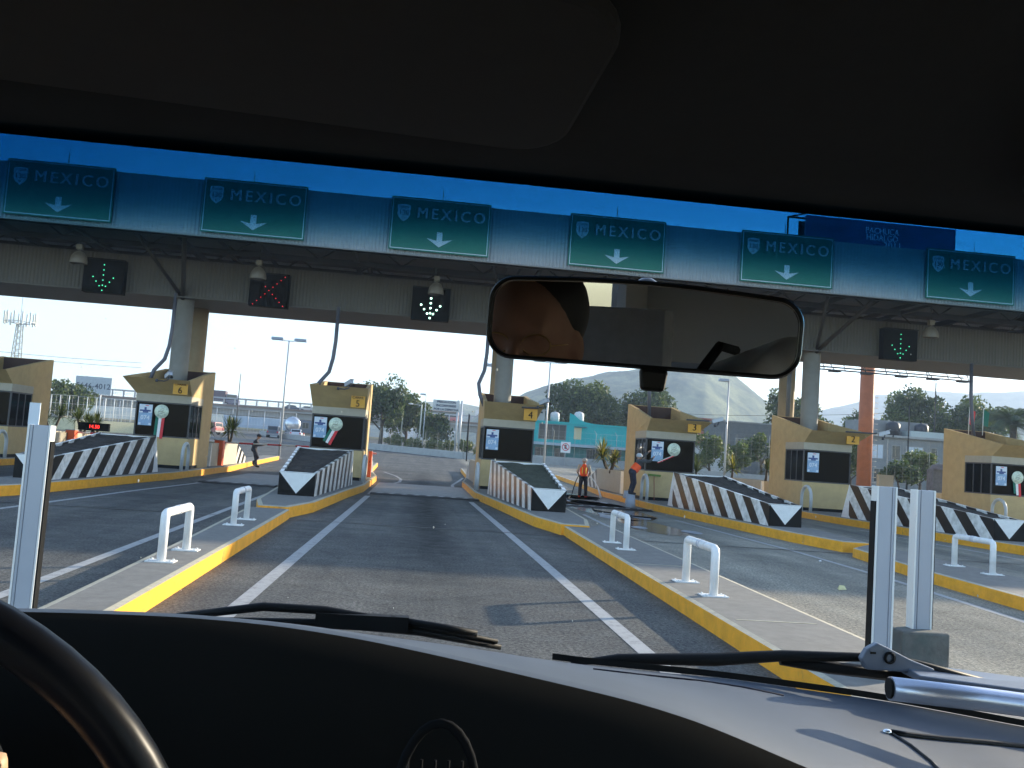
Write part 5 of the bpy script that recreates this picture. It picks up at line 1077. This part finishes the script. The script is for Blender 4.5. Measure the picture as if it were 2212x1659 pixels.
# ================================================================ HILLS
def hillmat(name, c0, c1, sc, town=False):
    m = bpy.data.materials.new(name); m.use_nodes = True; n = m.node_tree.nodes; L = m.node_tree.links; b = n['Principled BSDF']; b.inputs['Roughness'].default_value = 1; b.inputs['Specular IOR Level'].default_value = .1
    tc = n.new('ShaderNodeTexCoord'); q = n.new('ShaderNodeTexNoise'); q.inputs['Scale'].default_value = sc; q.inputs['Detail'].default_value = 12; q.inputs['Roughness'].default_value = .7; L.new(tc.outputs['Object'], q.inputs['Vector'])
    r = n.new('ShaderNodeValToRGB'); r.color_ramp.elements[0].position = .4; r.color_ramp.elements[1].position = .6; r.color_ramp.elements[0].color = (*c0, 1); r.color_ramp.elements[1].color = (*c1, 1); L.new(q.outputs[0], r.inputs[0]); out = r.outputs[0]
    L.new(out, b.inputs['Base Color']); return m
def hill(name, prof, y0, dep, m, kind='structure', nx=150, ny=40, rough=.05, seed=1, spur=.1, f=30):
    """ridge whose crest line follows prof (x,z) at depth y0+dep/2; real slopes fore and aft"""
    from mathutils import noise
    xa, xb = prof[0][0], prof[-1][0]; vs = []; H = max(z for _, z in prof); yc = y0+dep/2
    for j in range(ny+1):
        v = j/ny; s = max(0, math.sin(math.pi*v))**1.9
        for i in range(nx+1):
            xp = xa+(xb-xa)*i/nx; y = y0+dep*v; x = xp*y/yc; z = lin(prof, xp)*s
            q = noise.fractal(Vector((x/f/4, y/f/4, seed)), 1, 2.1, 6); z *= 1+spur*q*1.4*(1-s*.9); z += rough*H*noise.fractal(Vector((x/f, y/f, seed+5)), .9, 2, 5)*min(1, z/10)*.4
            if j in (0, ny): z = min(z, 0)-6
            vs.append((x, y, z))
    mb = MB(); mb.add(vs, [(j*(nx+1)+i, j*(nx+1)+i+1, (j+1)*(nx+1)+i+1, (j+1)*(nx+1)+i) for j in range(ny) for i in range(nx)], 0, True); return tag(mb.build(name, m), kind=kind)
HM = hillmat('hill_scrub', (.035, .062, .045), (.17, .19, .11), .03)
S9 = 1.0
hill('hill', [(-80, 2), (30, 10), (60, 38), (88, 51), (106, 62), (140, 77), (181, 88), (215, 93), (232, 100), (262, 118), (292, 119), (305, 108), (330, 90), (358, 72), (382, 62), (410, 48), (450, 30), (520, 12), (600, 3)], 560, 680, HM, nx=260, ny=70, seed=3, spur=.25)
hill('far_hills', [(420, 60), (720, 103), (816, 117), (890, 140), (975, 166), (1020, 190), (1060, 192), (1130, 207), (1250, 207), (1380, 221), (1585, 205), (1900, 150), (2250, 90)], 1480, 880, HM, nx=200, ny=50, seed=8, f=80, spur=.2)
hill('far_hills', [(-1200, 10), (-500, 26), (-240, 34), (-120, 46), (-40, 55), (12, 65), (32, 61), (52, 65), (82, 62), (150, 56), (350, 30), (560, 5)], 960, 620, HM, nx=200, ny=40, seed=9, f=50, spur=.2)
# scattered houses of the hillside town: far off, one mass
rg = random.Random(5); tw = MB()
for k in range(420):
    if k < 240: x, y = rg.uniform(-40, 170), rg.uniform(985, 1120); z = 8+(y-985)*.30*rg.uniform(.7, 1.1)
    else: x, y = rg.uniform(70, 330), rg.uniform(600, 700); z = (y-560)*.30*rg.uniform(.6, 1)*min(1, max(.1, (x-40)/160))
    s = 3 if k < 240 else 2.4
    tw.box((x, y, z-8), (x+s*rg.uniform(.8, 2), y+s, z+s*.8), rg.choice((0, 1, 2)))
tag(tw.build('hillside_town', [mat('town_white', (.6, .58, .55), .8), mat('town_brick', (.35, .22, .16), .8), mat('town_grey', (.3, .3, .3), .8)]), 'far off scattered pale houses on the hillsides', 'town', kind='stuff')
# ================================================================ THE VAN WE SIT IN
van = thing('van', 'dark van interior with windscreen, dashboard and mirror that the view looks out from', 'van')
HLN = mat('headliner_shaded', (.0185, .0185, .0175), .95, noise=.1, nscale=60); VIS = mat('visor_vinyl', (.0215, .021, .0195), .9, noise=.08, nscale=40)  # front headliner colour is darkened to hold the cabin's shade
DASH = mat('dash_vinyl', (.056, .073, .098), .55, spec=.35, noise=.12, nscale=3, bump=.03); DASHD = mat('dash_face_shaded', (.012, .012, .0115), 1, spec=0); PLB = mat('black_plastic', (.006, .006, .006), .4, spec=.2); LINR = mat('headliner_lit', (.62, .65, .66), .95)  # dash face colour holds its shade, dash top the blue sky sheen
PAINT = mat('van_paint', (.30, .32, .36), .3, .3)
def ws(x, s, off=0):
    """point on the inside of the curved windscreen; off metres towards the outside"""
    c = -.06*((x-.25)/.85)**2*min(1, .15+s*1.6)
    return Vector((x, .75+.50*s+c+off*.73, 1.986-.536*s+off*.68))
def grid(mb, nu, nv, fn, mi=0, smooth=True, flip=False):
    vs = [fn(i/nu, j/nv) for j in range(nv+1) for i in range(nu+1)]
    fs = [(j*(nu+1)+i, j*(nu+1)+i+1, (j+1)*(nu+1)+i+1, (j+1)*(nu+1)+i) for j in range(nv) for i in range(nu)]
    if flip: fs = [f[::-1] for f in fs]
    mb.add(vs, fs, mi, smooth)
XL, XR = -.62, 1.12
clear = bpy.data.materials.new('clear_glass'); clear.use_nodes = True; n_ = clear.node_tree.nodes; n_.clear(); o_ = n_.new('ShaderNodeOutputMaterial'); t_ = n_.new('ShaderNodeBsdfTransparent'); t_.inputs[0].default_value = (.97, .98, .97, 1); clear.node_tree.links.new(t_.outputs[0], o_.inputs[0])
mb = MB(); grid(mb, 24, 12, lambda u, v: ws(XL+(XR-XL)*u, v*1.03, .012)); mb.build('windscreen', clear, van)
# tinted sun band in the top of the glass: a real wedge of blue absorbing dye, thick at the header, thinning to nothing
tint = bpy.data.materials.new('shade_band_dye'); tint.use_nodes = True; n_ = tint.node_tree.nodes; n_.clear(); o_ = n_.new('ShaderNodeOutputMaterial'); a_ = n_.new('ShaderNodeVolumeAbsorption')
a_.inputs['Color'].default_value = (.13, .56, .71, 1); a_.inputs['Density'].default_value = 440; tint.node_tree.links.new(a_.outputs[0], o_.inputs['Volume'])
PROF = [(-.12, 1.0), (.0, 1.0), (.025, .97), (.045, .88), (.062, .68), (.078, .42), (.093, .20), (.108, .06), (.125, .0)]
BS = [(-.6, 1.38), (-.3, 1.30), (-.1, 1.08), (.08, .96), (.3, 1.0), (.55, 1.14), (1.1, 1.2)]
def band(u, v, th):
    x = XL+.01+(XR-XL-.02)*u; s = -.03+(.20+.03)*v; sc = lin(BS, x); return ws(x, s, -.001-(max(.00002, .0125*lin([(-.6, 1.12), (-.2, 1.0), (.1, .92), (.6, .80), (1.1, .78)], x)*lin(PROF, s/sc)) if th else 0))
mb = MB(); NU, NV = 40, 34; FL = False
grid(mb, NU, NV, lambda u, v: band(u, v, False), smooth=False, flip=FL); o0 = (NU+1)*(NV+1); grid(mb, NU, NV, lambda u, v: band(u, v, True), smooth=False, flip=not FL)
for i in range(NU):
    for a, b in ((i, i+1), (NV*(NU+1)+i+1, NV*(NU+1)+i)): mb.f.append([a, b, b+o0, a+o0]); mb.mi.append(0); mb.sm.append(False)
for j in range(NV):
    for a, b in (((j+1)*(NU+1), j*(NU+1)), (j*(NU+1)+NU, (j+1)*(NU+1)+NU)): mb.f.append([a, b, b+o0, a+o0]); mb.mi.append(0); mb.sm.append(False)
so_ = mb.build('shade_band', tint, van)
import bmesh
bm_ = bmesh.new(); bm_.from_mesh(so_.data); bmesh.ops.recalc_face_normals(bm_, faces=bm_.faces); bm_.to_mesh(so_.data); bm_.free()
# header, headliner, visors, pillars
def hd(u, v):
    x = XL-.02+(XR-XL+.04)*u; y = [.765, .75, .70, .60, .35, 0, -.3][v]+(-.012*((x-.25)/.85)**2 if v < 4 else 0); return Vector((x, y, [2.0, lin([(-.43, 1.977), (.05, 1.980), (.53, 1.979), (1.1, 1.978)], x), 1.998, 2.03, 2.07, 2.09, 2.10][v]))
mb = MB(); vs = [hd(i/20, j) for j in range(7) for i in range(21)]; mb.add(vs, [(j*21+i, (j+1)*21+i, (j+1)*21+i+1, j*21+i+1) for j in range(6) for i in range(20)], 0, True); mb.build('headliner', HLN, van)
mb = MB(); mb.box((XL-.02, -2.6, 2.10), (XR+.02, -.3, 2.11)); mb.build('rear_headliner', LINR, van)  # same lining in a lighter colour, as if lit through the windows
mb = MB(); mb.box((XL-.05, -2.6, 2.115), (XR+.05, .2, 2.15)); mb.hexa([(XL-.05, .2001, 2.115), (XR+.05, .2001, 2.115), (XR+.05, .79, 2.03), (XL-.05, .79, 2.03), (XL-.05, .2001, 2.15), (XR+.05, .2001, 2.15), (XR+.05, .8, 2.045), (XL-.05, .8, 2.045)]); mb.build('roof', PAINT, van)
def visor(x0, x1, skew):
    pts = []; r = .045; Y0, Y1 = .49, .685
    for (cx_, cy_, a0) in ((x1-r, Y0+r, -90), (x1-r-.01, Y1-r, 0), (x0+r, Y1-r, 90), (x0+r, Y0+r, 180)):
        for k in range(7): a = R(a0+15*k); pts.append((cx_+r*math.cos(a), cy_+r*math.sin(a)))
    m = MB(); m.prism(pts, 0, .014); m.v = [(x, y-.07*((x-.25)/.85)**2, 1.985-(y-.685)*.13+z) for x, y, z in m.v]; return m.build('sun_visor', VIS, van, bevel=.004)
visor(-.56, .105, 0); visor(.46, 1.05, 0)
for s, x in ((-1, XL), (1, XR)):
    mb = MB(); mb.tube([tuple(ws(x+s*.02, -.02)+Vector((s*.02, -.02, .02))), tuple(ws(x+s*.02, .5)+Vector((s*.02, -.01, 0))), tuple(ws(x+s*.02, 1.05)+Vector((s*.02, 0, 0)))], .042, 10); mb.build('windscreen_pillar', VIS, van)
    x0, x1 = sorted((x, x+s*.06)); mb = MB(); mb.box((x0, -2.6, .45), (x1, 1.25, 1.40)); mb.build('door_panel', PLB, van); mb = MB(); mb.box((x0, -2.6, 1.401), (x1, -2.2, 2.10)); mb.box((x0, -2.199, 1.97), (x1, .4, 2.10)); mb.build('side_lining', LINR, van)
    mb = MB(); mb.box((x0+.02, -2.19, 1.405), (x0+.026, .9, 1.965)); mb.build('side_glass', clear, van)
mb = MB(); mb.box((XL, -2.62, 1.3), (XR, -2.56, 2.1)); mb.build('rear_lining', LINR, van); mb = MB(); mb.box((XL, -2.62, .45), (XR, -2.56, 1.299)); mb.box((XL, -2.55, .40), (XR, 1.2, .45)); mb.build('rear_and_floor', PLB, van)
mb = MB(); mb.box((XL-.05, 1.27, .45), (XR+.05, 2.1, 1.02)); mb.hexa([(XL-.05, 1.27, 1.021), (XR+.05, 1.27, 1.021), (XR+.05, 2.1, 1.021), (XL-.05, 2.1, 1.021), (XL-.05, 1.30, 1.33), (XR+.05, 1.30, 1.33), (XR-.02, 2.05, 1.03), (XL+.02, 2.05, 1.03)]); mb.build('bonnet', PAINT, van)
for s, x in ((-1, XL), (1, XR)):
    for y in (1.45, -1.6): wheel(van, x+s*.02, y, .34, .2)
# dashboard
CR = [(-.62, 1.575), (-.375, 1.585), (-.226, 1.589), (-.148, 1.588), (-.069, 1.582), (.012, 1.570), (.095, 1.555), (.18, 1.540), (.244, 1.527), (.31, 1.506), (.35, 1.490), (.40, 1.472), (.50, 1.445), (.63, 1.405), (1.12, 1.395)]
FR = [(-.62, 1.502), (-.508, 1.506), (-.339, 1.513), (-.164, 1.507), (-.044, 1.500), (.079, 1.489), (.204, 1.475), (.331, 1.468), (.428, 1.464), (.66, 1.446), (.875, 1.420), (1.12, 1.40)]
def sm_(tab, x, w_=.05): return sum(lin(tab, x+w_*k/4) for k in range(-4, 5))/9
mb = MB(); NX = 90
rows = [(1.25, 'f', -.04), (1.215, 'f', -.006), (1.2, 'f', 0), (1.12, 'm', .2), (1.03, 'm', .45), (.95, 'm', .66), (.88, 'm', .84), (.84, 'm', .94), (.815, 'c', .0005), (.803, 'c', 0)]
def dash_pt(x, row):
    y, k, d = row; c, f = sm_(CR, x), sm_(FR, x)
    cv = -.05*((x-.25)/.85)**2 if y > 1.0 else 0
    if k == 'f': z = f+d
    elif k == 'c': z = c+d
    else: z = f+(c-f)*d+.004*math.sin(math.pi*d)*(1 if x > .1 else .1)
    return Vector((x, y+cv, z))
vs = [dash_pt(XL+(XR-XL)*i/NX, r) for r in rows for i in range(NX+1)]; mb.add(vs, [(j*(NX+1)+i, (j+1)*(NX+1)+i, (j+1)*(NX+1)+i+1, j*(NX+1)+i+1) for j in range(len(rows)-1) for i in range(NX)], 0, True)
dsh = mb.build('dashboard_top', DASH, van)
mb = MB(); rows2 = [(.803, 0), (.79, -.004), (.772, -.016), (.74, -.05), (.70, -.11), (.67, -.20), (.66, -.34), (.68, -.55), (.75, -.9)]
vs = [Vector((XL+(XR-XL)*i/NX, y, sm_(CR, XL+(XR-XL)*i/NX)+d)) for y, d in rows2 for i in range(NX+1)]; mb.add(vs, [(j*(NX+1)+i, (j+1)*(NX+1)+i, (j+1)*(NX+1)+i+1, j*(NX+1)+i+1) for j in range(len(rows2)-1) for i in range(NX)], 0, True)
mb.build('dashboard_face', DASHD, van)
# passenger airbag panel seam, a white bead as its corner highlight, cord and silver tube lying on the dash
def on_dash(x, y, dz=.002):
    ks = [(r[0]-(.05*((x-.25)/.85)**2 if r[0] > 1.0 else 0), dash_pt(x, r).z) for r in rows][::-1]; return (x, y, lin(ks, y)+dz)
mb = MB(); mb.tube([on_dash(.597+.02*k, 1.055+.002*k, .0005) for k in range(22)], .0045, 8); mb.build('airbag_seam', PLB, van); mb = MB(); mb.tube([on_dash(x, y, .0) for x, y in ((.597, 1.05), (.603, 1.02), (.604, .98), (.596, .94), (.582, .905), (.562, .86))], .0028, 6); mb.build('airbag_seam', PLB, van)
MB().sph(on_dash(.592, 1.055, .001), .005, 8, sc=(1.2, 1, .7)).build('seam_glint', mat('glint_white', (.9, .9, .9), .15, .8), van)
MB().tube([on_dash(x, y, .0004) for x, y in ((.238, 1.116), (.305, 1.146), (.392, 1.164), (.45, 1.156), (.497, 1.142))], .0012, 5).build('dash_cord', mat('cord_blue_grey', (.02, .022, .035), .8, spec=.1), van)
mb = MB(); mb.tube([(.588, 1.045, 1.4975), (.70, 1.04, 1.491), (.85, 1.03, 1.481), (1.05, 1.0, 1.468)], .0140, 24); mb.build('silver_tube', mat('silver_tube', (.55, .58, .68), .3, .7), van)
mb = MB(); mb.tube([(.586, 1.046, 1.4975), (.589, 1.0455, 1.4975)], .0122, 20); mb.build('tube_mouth', DARK, van)
# vent, dial, seams on the dark face
mb = MB(); mb.tube([(.032+.03*math.cos(a), .668, 1.487+.062*math.sin(a)) for a in [2*math.pi*k/28 for k in range(28)]], .0035, 8, closed=True)
for k in range(-2, 3): mb.tube([(.03+k*.010, .676, 1.475-.045), (.03+k*.010, .676, 1.475+.045)], .0012, 5)
mb.build('air_vent', mat('vent_dim', (.008, .009, .011), .8, spec=.03), van)
mb = MB(); mb.tube([(-.045, .662, 1.40), (-.045, .664, 1.45), (-.043, .67, 1.50)], .0018, 5); mb.build('face_seam', mat('seam_dim', (.02, .02, .02), .5), van); mb = MB(); mb.tube([(.07, .66, 1.38), (.072, .668, 1.46), (.075, .675, 1.49)], .002, 5); mb.build('face_seam', mat('seam_dim', (.03, .03, .03), .5), van)
di = MB(); di.lathe([(.001, 0), (.075, 0), (.078, -.006), (.082, 0)], (-.34, .655, 1.49), 32, axis='y'); dio = di.build('instrument_dial', PLB, van)
dn = MB()
for k, s in enumerate(('20', '40', '60', '80', '100', '120', '140')):
    a = R(205-k*35); dn.text(s, .014, (-.34+.052*math.cos(a), .6475, 1.49+.052*math.sin(a)), depth=.0006)
for k in range(25): a = R(215-k*10.4); dn.box((-.0006, -.0005, .064), (.0006, 0, .070), 0, Matrix.Translation((-.34, .6475, 1.49)) @ Matrix.Rotation(a-math.pi/2, 4, (0, -1, 0)))
dn.build('dial_numbers', mat('dial_grey', (.16, .16, .16), .6), dio)
# steering wheel
sw = MB(); C0 = Vector((-.288, .50, 1.492)); tl = R(12)
def wp(a, r): return C0+Vector((r*math.cos(a), r*math.sin(a)*math.sin(tl)*-1+.0, r*math.sin(a)*math.cos(tl)))
sw.tube([wp(2*math.pi*k/72, .181) for k in range(72)], .0125, 14, closed=True); swo = sw.build('steering_wheel', mat('wheel_leather', (.004, .005, .008), .35, noise=.1, spec=.10), van)
sw = MB()
for a in (200, 340, 270): sw.tube([wp(R(a), .05), wp(R(a), .11), wp(R(a), .176)], [.028, .018, .012], 10)
sw.lathe([(.001, -.03), (.05, -.028), (.062, -.01), (.06, .02), (.001, .02)], tuple(C0), 24, axis='y'); sw.tube([tuple(C0+Vector((0, .02, 0))), tuple(C0+Vector((0, .18, -.06)))], .03, 10); sw.build('hub', PLB, swo)
# rear-view mirror
M0 = Vector((.159, .65, 1.8495)); nn = Vector((-.238, -.965, -.092)).normalized(); ux = Vector((0, 0, 1)).cross(nn).normalized()*-1; ux = nn.cross(Vector((0, 0, 1))).normalized()*-1
if ux.x < 0: ux = -ux
uy = ux.cross(-nn).normalized()
if uy.z < 0: uy = -uy
qz = Matrix.Rotation(R(-1.8), 3, nn); ux = qz @ ux; uy = qz @ uy
def mshape(w_, hl, hr, r, crown):
    pts = []
    for (sx, sy, a0) in ((1, 1, 0), (-1, 1, 90), (-1, -1, 180), (1, -1, 270)):
        h = hr if sx > 0 else hl
        for k in range(9): a = R(a0+90*k/8); pts.append((sx*(w_-r)+r*math.cos(a), sy*(h-r)+r*math.sin(a)))
    out = []
    for k in range(len(pts)):
        out.append(pts[k]); 
        if k == 8 or k == 26:
            a, b = pts[k], pts[(k+1) % len(pts)]; s = 1 if k == 8 else 0
            for j in range(1, 8): t = j/8; out.append((a[0]+(b[0]-a[0])*t, a[1]+(b[1]-a[1])*t+s*crown*math.sin(math.pi*t)))
    return out
def mplace(pts, off): return [tuple(M0+ux*x+uy*y+nn*off) for x, y in pts]
def mslab(name, rings, m, parent, capf=True, capb=True):
    n = len(rings[0]); vs = [q for r in rings for q in r]; fs = [[i*n+j, i*n+(j+1) % n, (i+1)*n+(j+1) % n, (i+1)*n+j] for i in range(len(rings)-1) for j in range(n)]
    if capf: fs.append(list(range(n))[::-1])
    if capb: fs.append([(len(rings)-1)*n+j for j in range(n)])
    b = MB(); b.add(vs, fs, 0, False); o = b.build(name, m, parent); 
    return o
o1 = mshape(.117, .0318, .0302, .020, .004); i1 = mshape(.1138, .0286, .0268, .0175, .004); bk = mshape(.095, .020, .020, .015, .002)
mh = mslab('mirror_housing', [mplace(i1, .0000), mplace(i1, .0045), mplace([(x*1.02, y*1.06) for x, y in i1], .0058), mplace(o1, .003), mplace(o1, -.008), mplace(bk, -.030)], PLB, van)
mirror = mat('mirror_silver', (.30, .30, .30), .0, 1.0); g_ = MB(); g_.add(mplace(i1, .0006), [list(range(len(i1)))]); go = g_.build('mirror_glass', mirror, mh)
tb = MB(); q = M0+ux*.012-uy*.036
tb.hexa([tuple(q+ux*a+uy*b+nn*c) for a, b, c in ((-.009, -.011, -.006), (.009, -.011, -.006), (.011, .006, -.006), (-.011, .006, -.006), (-.009, -.011, .004), (.009, -.011, .004), (.011, .006, .004), (-.011, .006, .004))]); tb.build('dip_lever', PLB, mh, bevel=.003)
ms = ws(.203, .150); tb = MB(); tb.tube([tuple(M0+ux*.02-nn*.025), tuple(ms+Vector((0, -.02, -.008))), tuple(ms)], [.008, .009, .014], 12); tb.sph(tuple(ms+Vector((0, -.006, .004))), .014, 8); tb.build('mirror_stem', mat('stem_grey', (.10, .10, .11), .3), mh)
# wipers outside the glass
def wo(x, s, off=.03): return tuple(ws(x, s, off))
def s_at(z): return (1.986-z)/.536
# wipers are parked low on the glass; heights chosen on the glass surface
mb = MB(); mb.tube([(-.30, 1.235, 1.502), (-.19, 1.24, 1.520), (-.11, 1.245, 1.5185), (0.016, 1.25, 1.503), (.13, 1.255, 1.486)], [.005, .006, .006, .005, .003], 8); wl = mb.build('wiper', DARK, van)
mb = MB(); mb.tube([(-.26, 1.24, 1.4985), (-.11, 1.245, 1.5015), (.02, 1.25, 1.495), (.135, 1.255, 1.4785)], [.0045, .0055, .0055, .004], 6); mb.box((-.12, 1.235, 1.496), (.005, 1.252, 1.516)); mb.tube([(-.02, 1.24, 1.512), (.06, 1.25, 1.502), (.10, 1.252, 1.496)], .005, 6); mb.build('wiper_blade', DARK, wl)
mb = MB(); mb.tube([(.232, 1.24, 1.465), (.30, 1.24, 1.474), (.434, 1.235, 1.480), (.53, 1.23, 1.491), (.66, 1.22, 1.497), (.72, 1.215, 1.492), (.84, 1.20, 1.470)], [.003, .007, .0095, .008, .006, .006, .005], 8); wr_ = mb.build('wiper', DARK, van)
mb = MB(); mb.tube([(.53, 1.235, 1.483), (.60, 1.23, 1.478), (.72, 1.22, 1.472)], [.006, .009, .009], 6); mb.build('wiper_blade', DARK, wr_)
mb = MB(); mb.add([dash_pt(x, (1.2, 'f', 0))+Vector((0, .006, dz)) for dz in (0, .0085) for x in [.20+.04*k for k in range(24)]], [(k, k+1, 25+k, 24+k) for k in range(23)], 0, True); mb.build('windscreen_frit', DARK, van)
# transponder like bracket at the right of the glass
gm = mat('bracket_grey_blue', (.14, .16, .20), .35); mb = MB()
pp = [(.632, 1.498), (.640, 1.512), (.655, 1.521), (.668, 1.516), (.705, 1.500), (.74, 1.489), (.74, 1.482), (.640, 1.484)]
mb.prism(pp[::-1], 1.20, 1.212, axis='y'); mb.hexa([(.70, 1.17, 1.478), (1.0, 1.13, 1.462), (1.0, 1.24, 1.462), (.70, 1.235, 1.478), (.70, 1.17, 1.486), (1.0, 1.13, 1.470), (1.0, 1.24, 1.468), (.70, 1.235, 1.491)]); mb.build('glass_bracket', gm, van, bevel=.002)
mb = MB(); mb.lathe([(.0085, 0), (.0085, -.002), (.005, -.002), (.005, 0)], (.672, 1.199, 1.502), 18, axis='y'); mb.box((.644, 1.1985, 1.506), (.652, 1.1995, 1.509)); mb.build('bracket_marks', PLB, van)
# insect specks stuck on the glass
sp_ = MB(); rg = random.Random(12)
for k in range(46):
    x = rg.uniform(-.35, .85); s = rg.uniform(.03, .9); p = ws(x, s, .0125); r = rg.uniform(.0003, .0009)
    sp_.sph(tuple(p), r, 4, sc=(1, 1, rg.uniform(1, 2.2)))
o = sp_.build('glass_specks', mat('speck_pale', (.6, .6, .55), .6), van); o['kind'] = 'stuff'
# seats
SEAT = mat('seat_cloth', (.30, .31, .32), .9, noise=.1, nscale=30)
def seat(x):
    b = MB(); b.box((-.25, -.45, .75), (.25, .10, .92)); b.hexa([(-.24, -.58, .921), (.24, -.58, .921), (.24, -.42, .921), (-.24, -.42, .921), (-.21, -.78, 1.56), (.21, -.78, 1.56), (.21, -.66, 1.56), (-.21, -.66, 1.56)]); o = b.build('front_seat', SEAT, van, loc=(x, 0, 0), bevel=.04)
    h = MB(); h.box((-.12, -.83, 1.64), (.12, -.73, 1.84)); h.tube([(-.06, -.76, 1.55), (-.06, -.78, 1.66)], .006, 6); h.tube([(.06, -.76, 1.55), (.06, -.78, 1.66)], .006, 6); h.build('headrest', SEAT, o, bevel=.055)
seat(-.25); seat(.72)
b = MB(); b.box((XL+.08, -2.0, .75), (XR-.08, -1.5, .92)); b.box((XL+.08, -2.15, .921), (XR-.08, -2.0, 1.62)); b.build('rear_bench', SEAT, van, bevel=.04)
# driver, seen in the mirror and by the hand at the wheel
SHW = mat('driver_shirt', (.52, .53, .50), .9, noise=.1, nscale=10); HAIR = mat('hair_black', (.012, .010, .010), .6)
DJ = dict(head=(-.235, -.13, 1.785), neck=(-.245, -.20, 1.64), chest=(-.25, -.40, 1.40), belly=(-.25, -.40, 1.15), pelvis=(-.25, -.32, 1.0), face=(.18, 1, -.05),
          shL=(-.44, -.38, 1.50), elL=(-.47, -.08, 1.34), wrL=(-.40, .28, 1.40), shR=(-.06, -.30, 1.62), elR=(.19, -.32, 1.755), wrR=(.10, -.12, 1.68),
          hipL=(-.34, -.28, .98), knL=(-.36, .22, .98), anL=(-.36, .45, .58), toL=(-.36, .58, .52), hipR=(-.16, -.28, .98), knR=(-.12, .22, .98), anR=(-.12, .45, .58), toR=(-.12, .58, .52))
drv = person('driver in a pale shirt with glasses, mirrored in the rear-view mirror, arm at the wheel', (0, 0, 0), 0, DJ, SHW, NAVY, BOOT, hair=HAIR, vox=.011)
st_ = MB(); st_.tube([(-.02, -.23, 1.55), (.0, -.225, 1.66), (.05, -.235, 1.75), (.07, -.28, 1.79), (.09, -.34, 1.78)], .009, 8); st_.tube([(-.40, -.30, 1.57), (-.33, -.28, 1.60), (-.25, -.25, 1.5), (-.12, -.24, 1.36)], .014, 8); st_.build('belt_strap', DARK, drv)
gl = MB(); F = Vector((.18, 1, 0)).normalized(); Rr = Vector((F.y, -F.x, 0)); hc = Vector(DJ['head'])+F*.098+Vector((0, 0, .0))
for s in (-1, 1): gl.tube([hc+Rr*(s*.034+.024*math.cos(a))+Vector((0, 0, .017*math.sin(a))) for a in [2*math.pi*k/18 for k in range(18)]], .0014, 5, closed=True); gl.tube([hc+Rr*s*.058, hc+Rr*s*.085-F*.10], .0014, 5)
gl.tube([hc-Rr*.01, hc+Rr*.01+F*.003], .0014, 5); gl.build('glasses', mat('glasses_gold', (.5, .32, .12), .3, .8), drv)
# left hand gripping the wheel rim and forearm near the lower corner of the view
hb = MB(); limb(hb, [(-.41, .26, 1.39), (-.335, .40, 1.49), (-.30, .46, 1.53)], [.032, .026, .024]); limb(hb, [(-.30, .46, 1.53), (-.262, .475, 1.555)], [.024, .022])
for k, (dx, dz) in enumerate(((.0, .0), (.004, -.017), (.006, -.034), (.004, -.05))): limb(hb, [(-.262+dx, .478, 1.556+dz), (-.235+dx, .482, 1.552+dz), (-.222+dx, .497, 1.545+dz), (-.235+dx, .508, 1.540+dz)], [.0098, .0092, .0085, .008], 8)
limb(hb, [(-.285, .46, 1.56), (-.262, .458, 1.582), (-.240, .47, 1.588)], [.012, .0105, .009], 8)
hb.v = [(x+.046, y+.0, z-.009) for x, y, z in hb.v]
voxel(hb, 'left_hand', mat('skin_hand', (.50, .30, .17), .55), drv, .005)
# ================================================================ HAZE
hz = MB(); hz.box((-1900, -55, -9), (2300, 2900, 262)); ho = hz.build('haze', None) if False else None
hm = bpy.data.materials.new('haze_air'); hm.use_nodes = True; n_ = hm.node_tree.nodes; n_.clear(); o_ = n_.new('ShaderNodeOutputMaterial'); v_ = n_.new('ShaderNodeVolumePrincipled')
v_.inputs['Color'].default_value = (.62, .78, 1, 1); v_.inputs['Density'].default_value = HAZE_D; v_.inputs['Anisotropy'].default_value = .1; hm.node_tree.links.new(v_.outputs[0], o_.inputs['Volume'])
if HAZE_D > 0:
    hz = MB(); hz.box((-1900, -55, -9), (2300, 2900, 262)); tag(hz.build('haze', hm), kind='stuff')
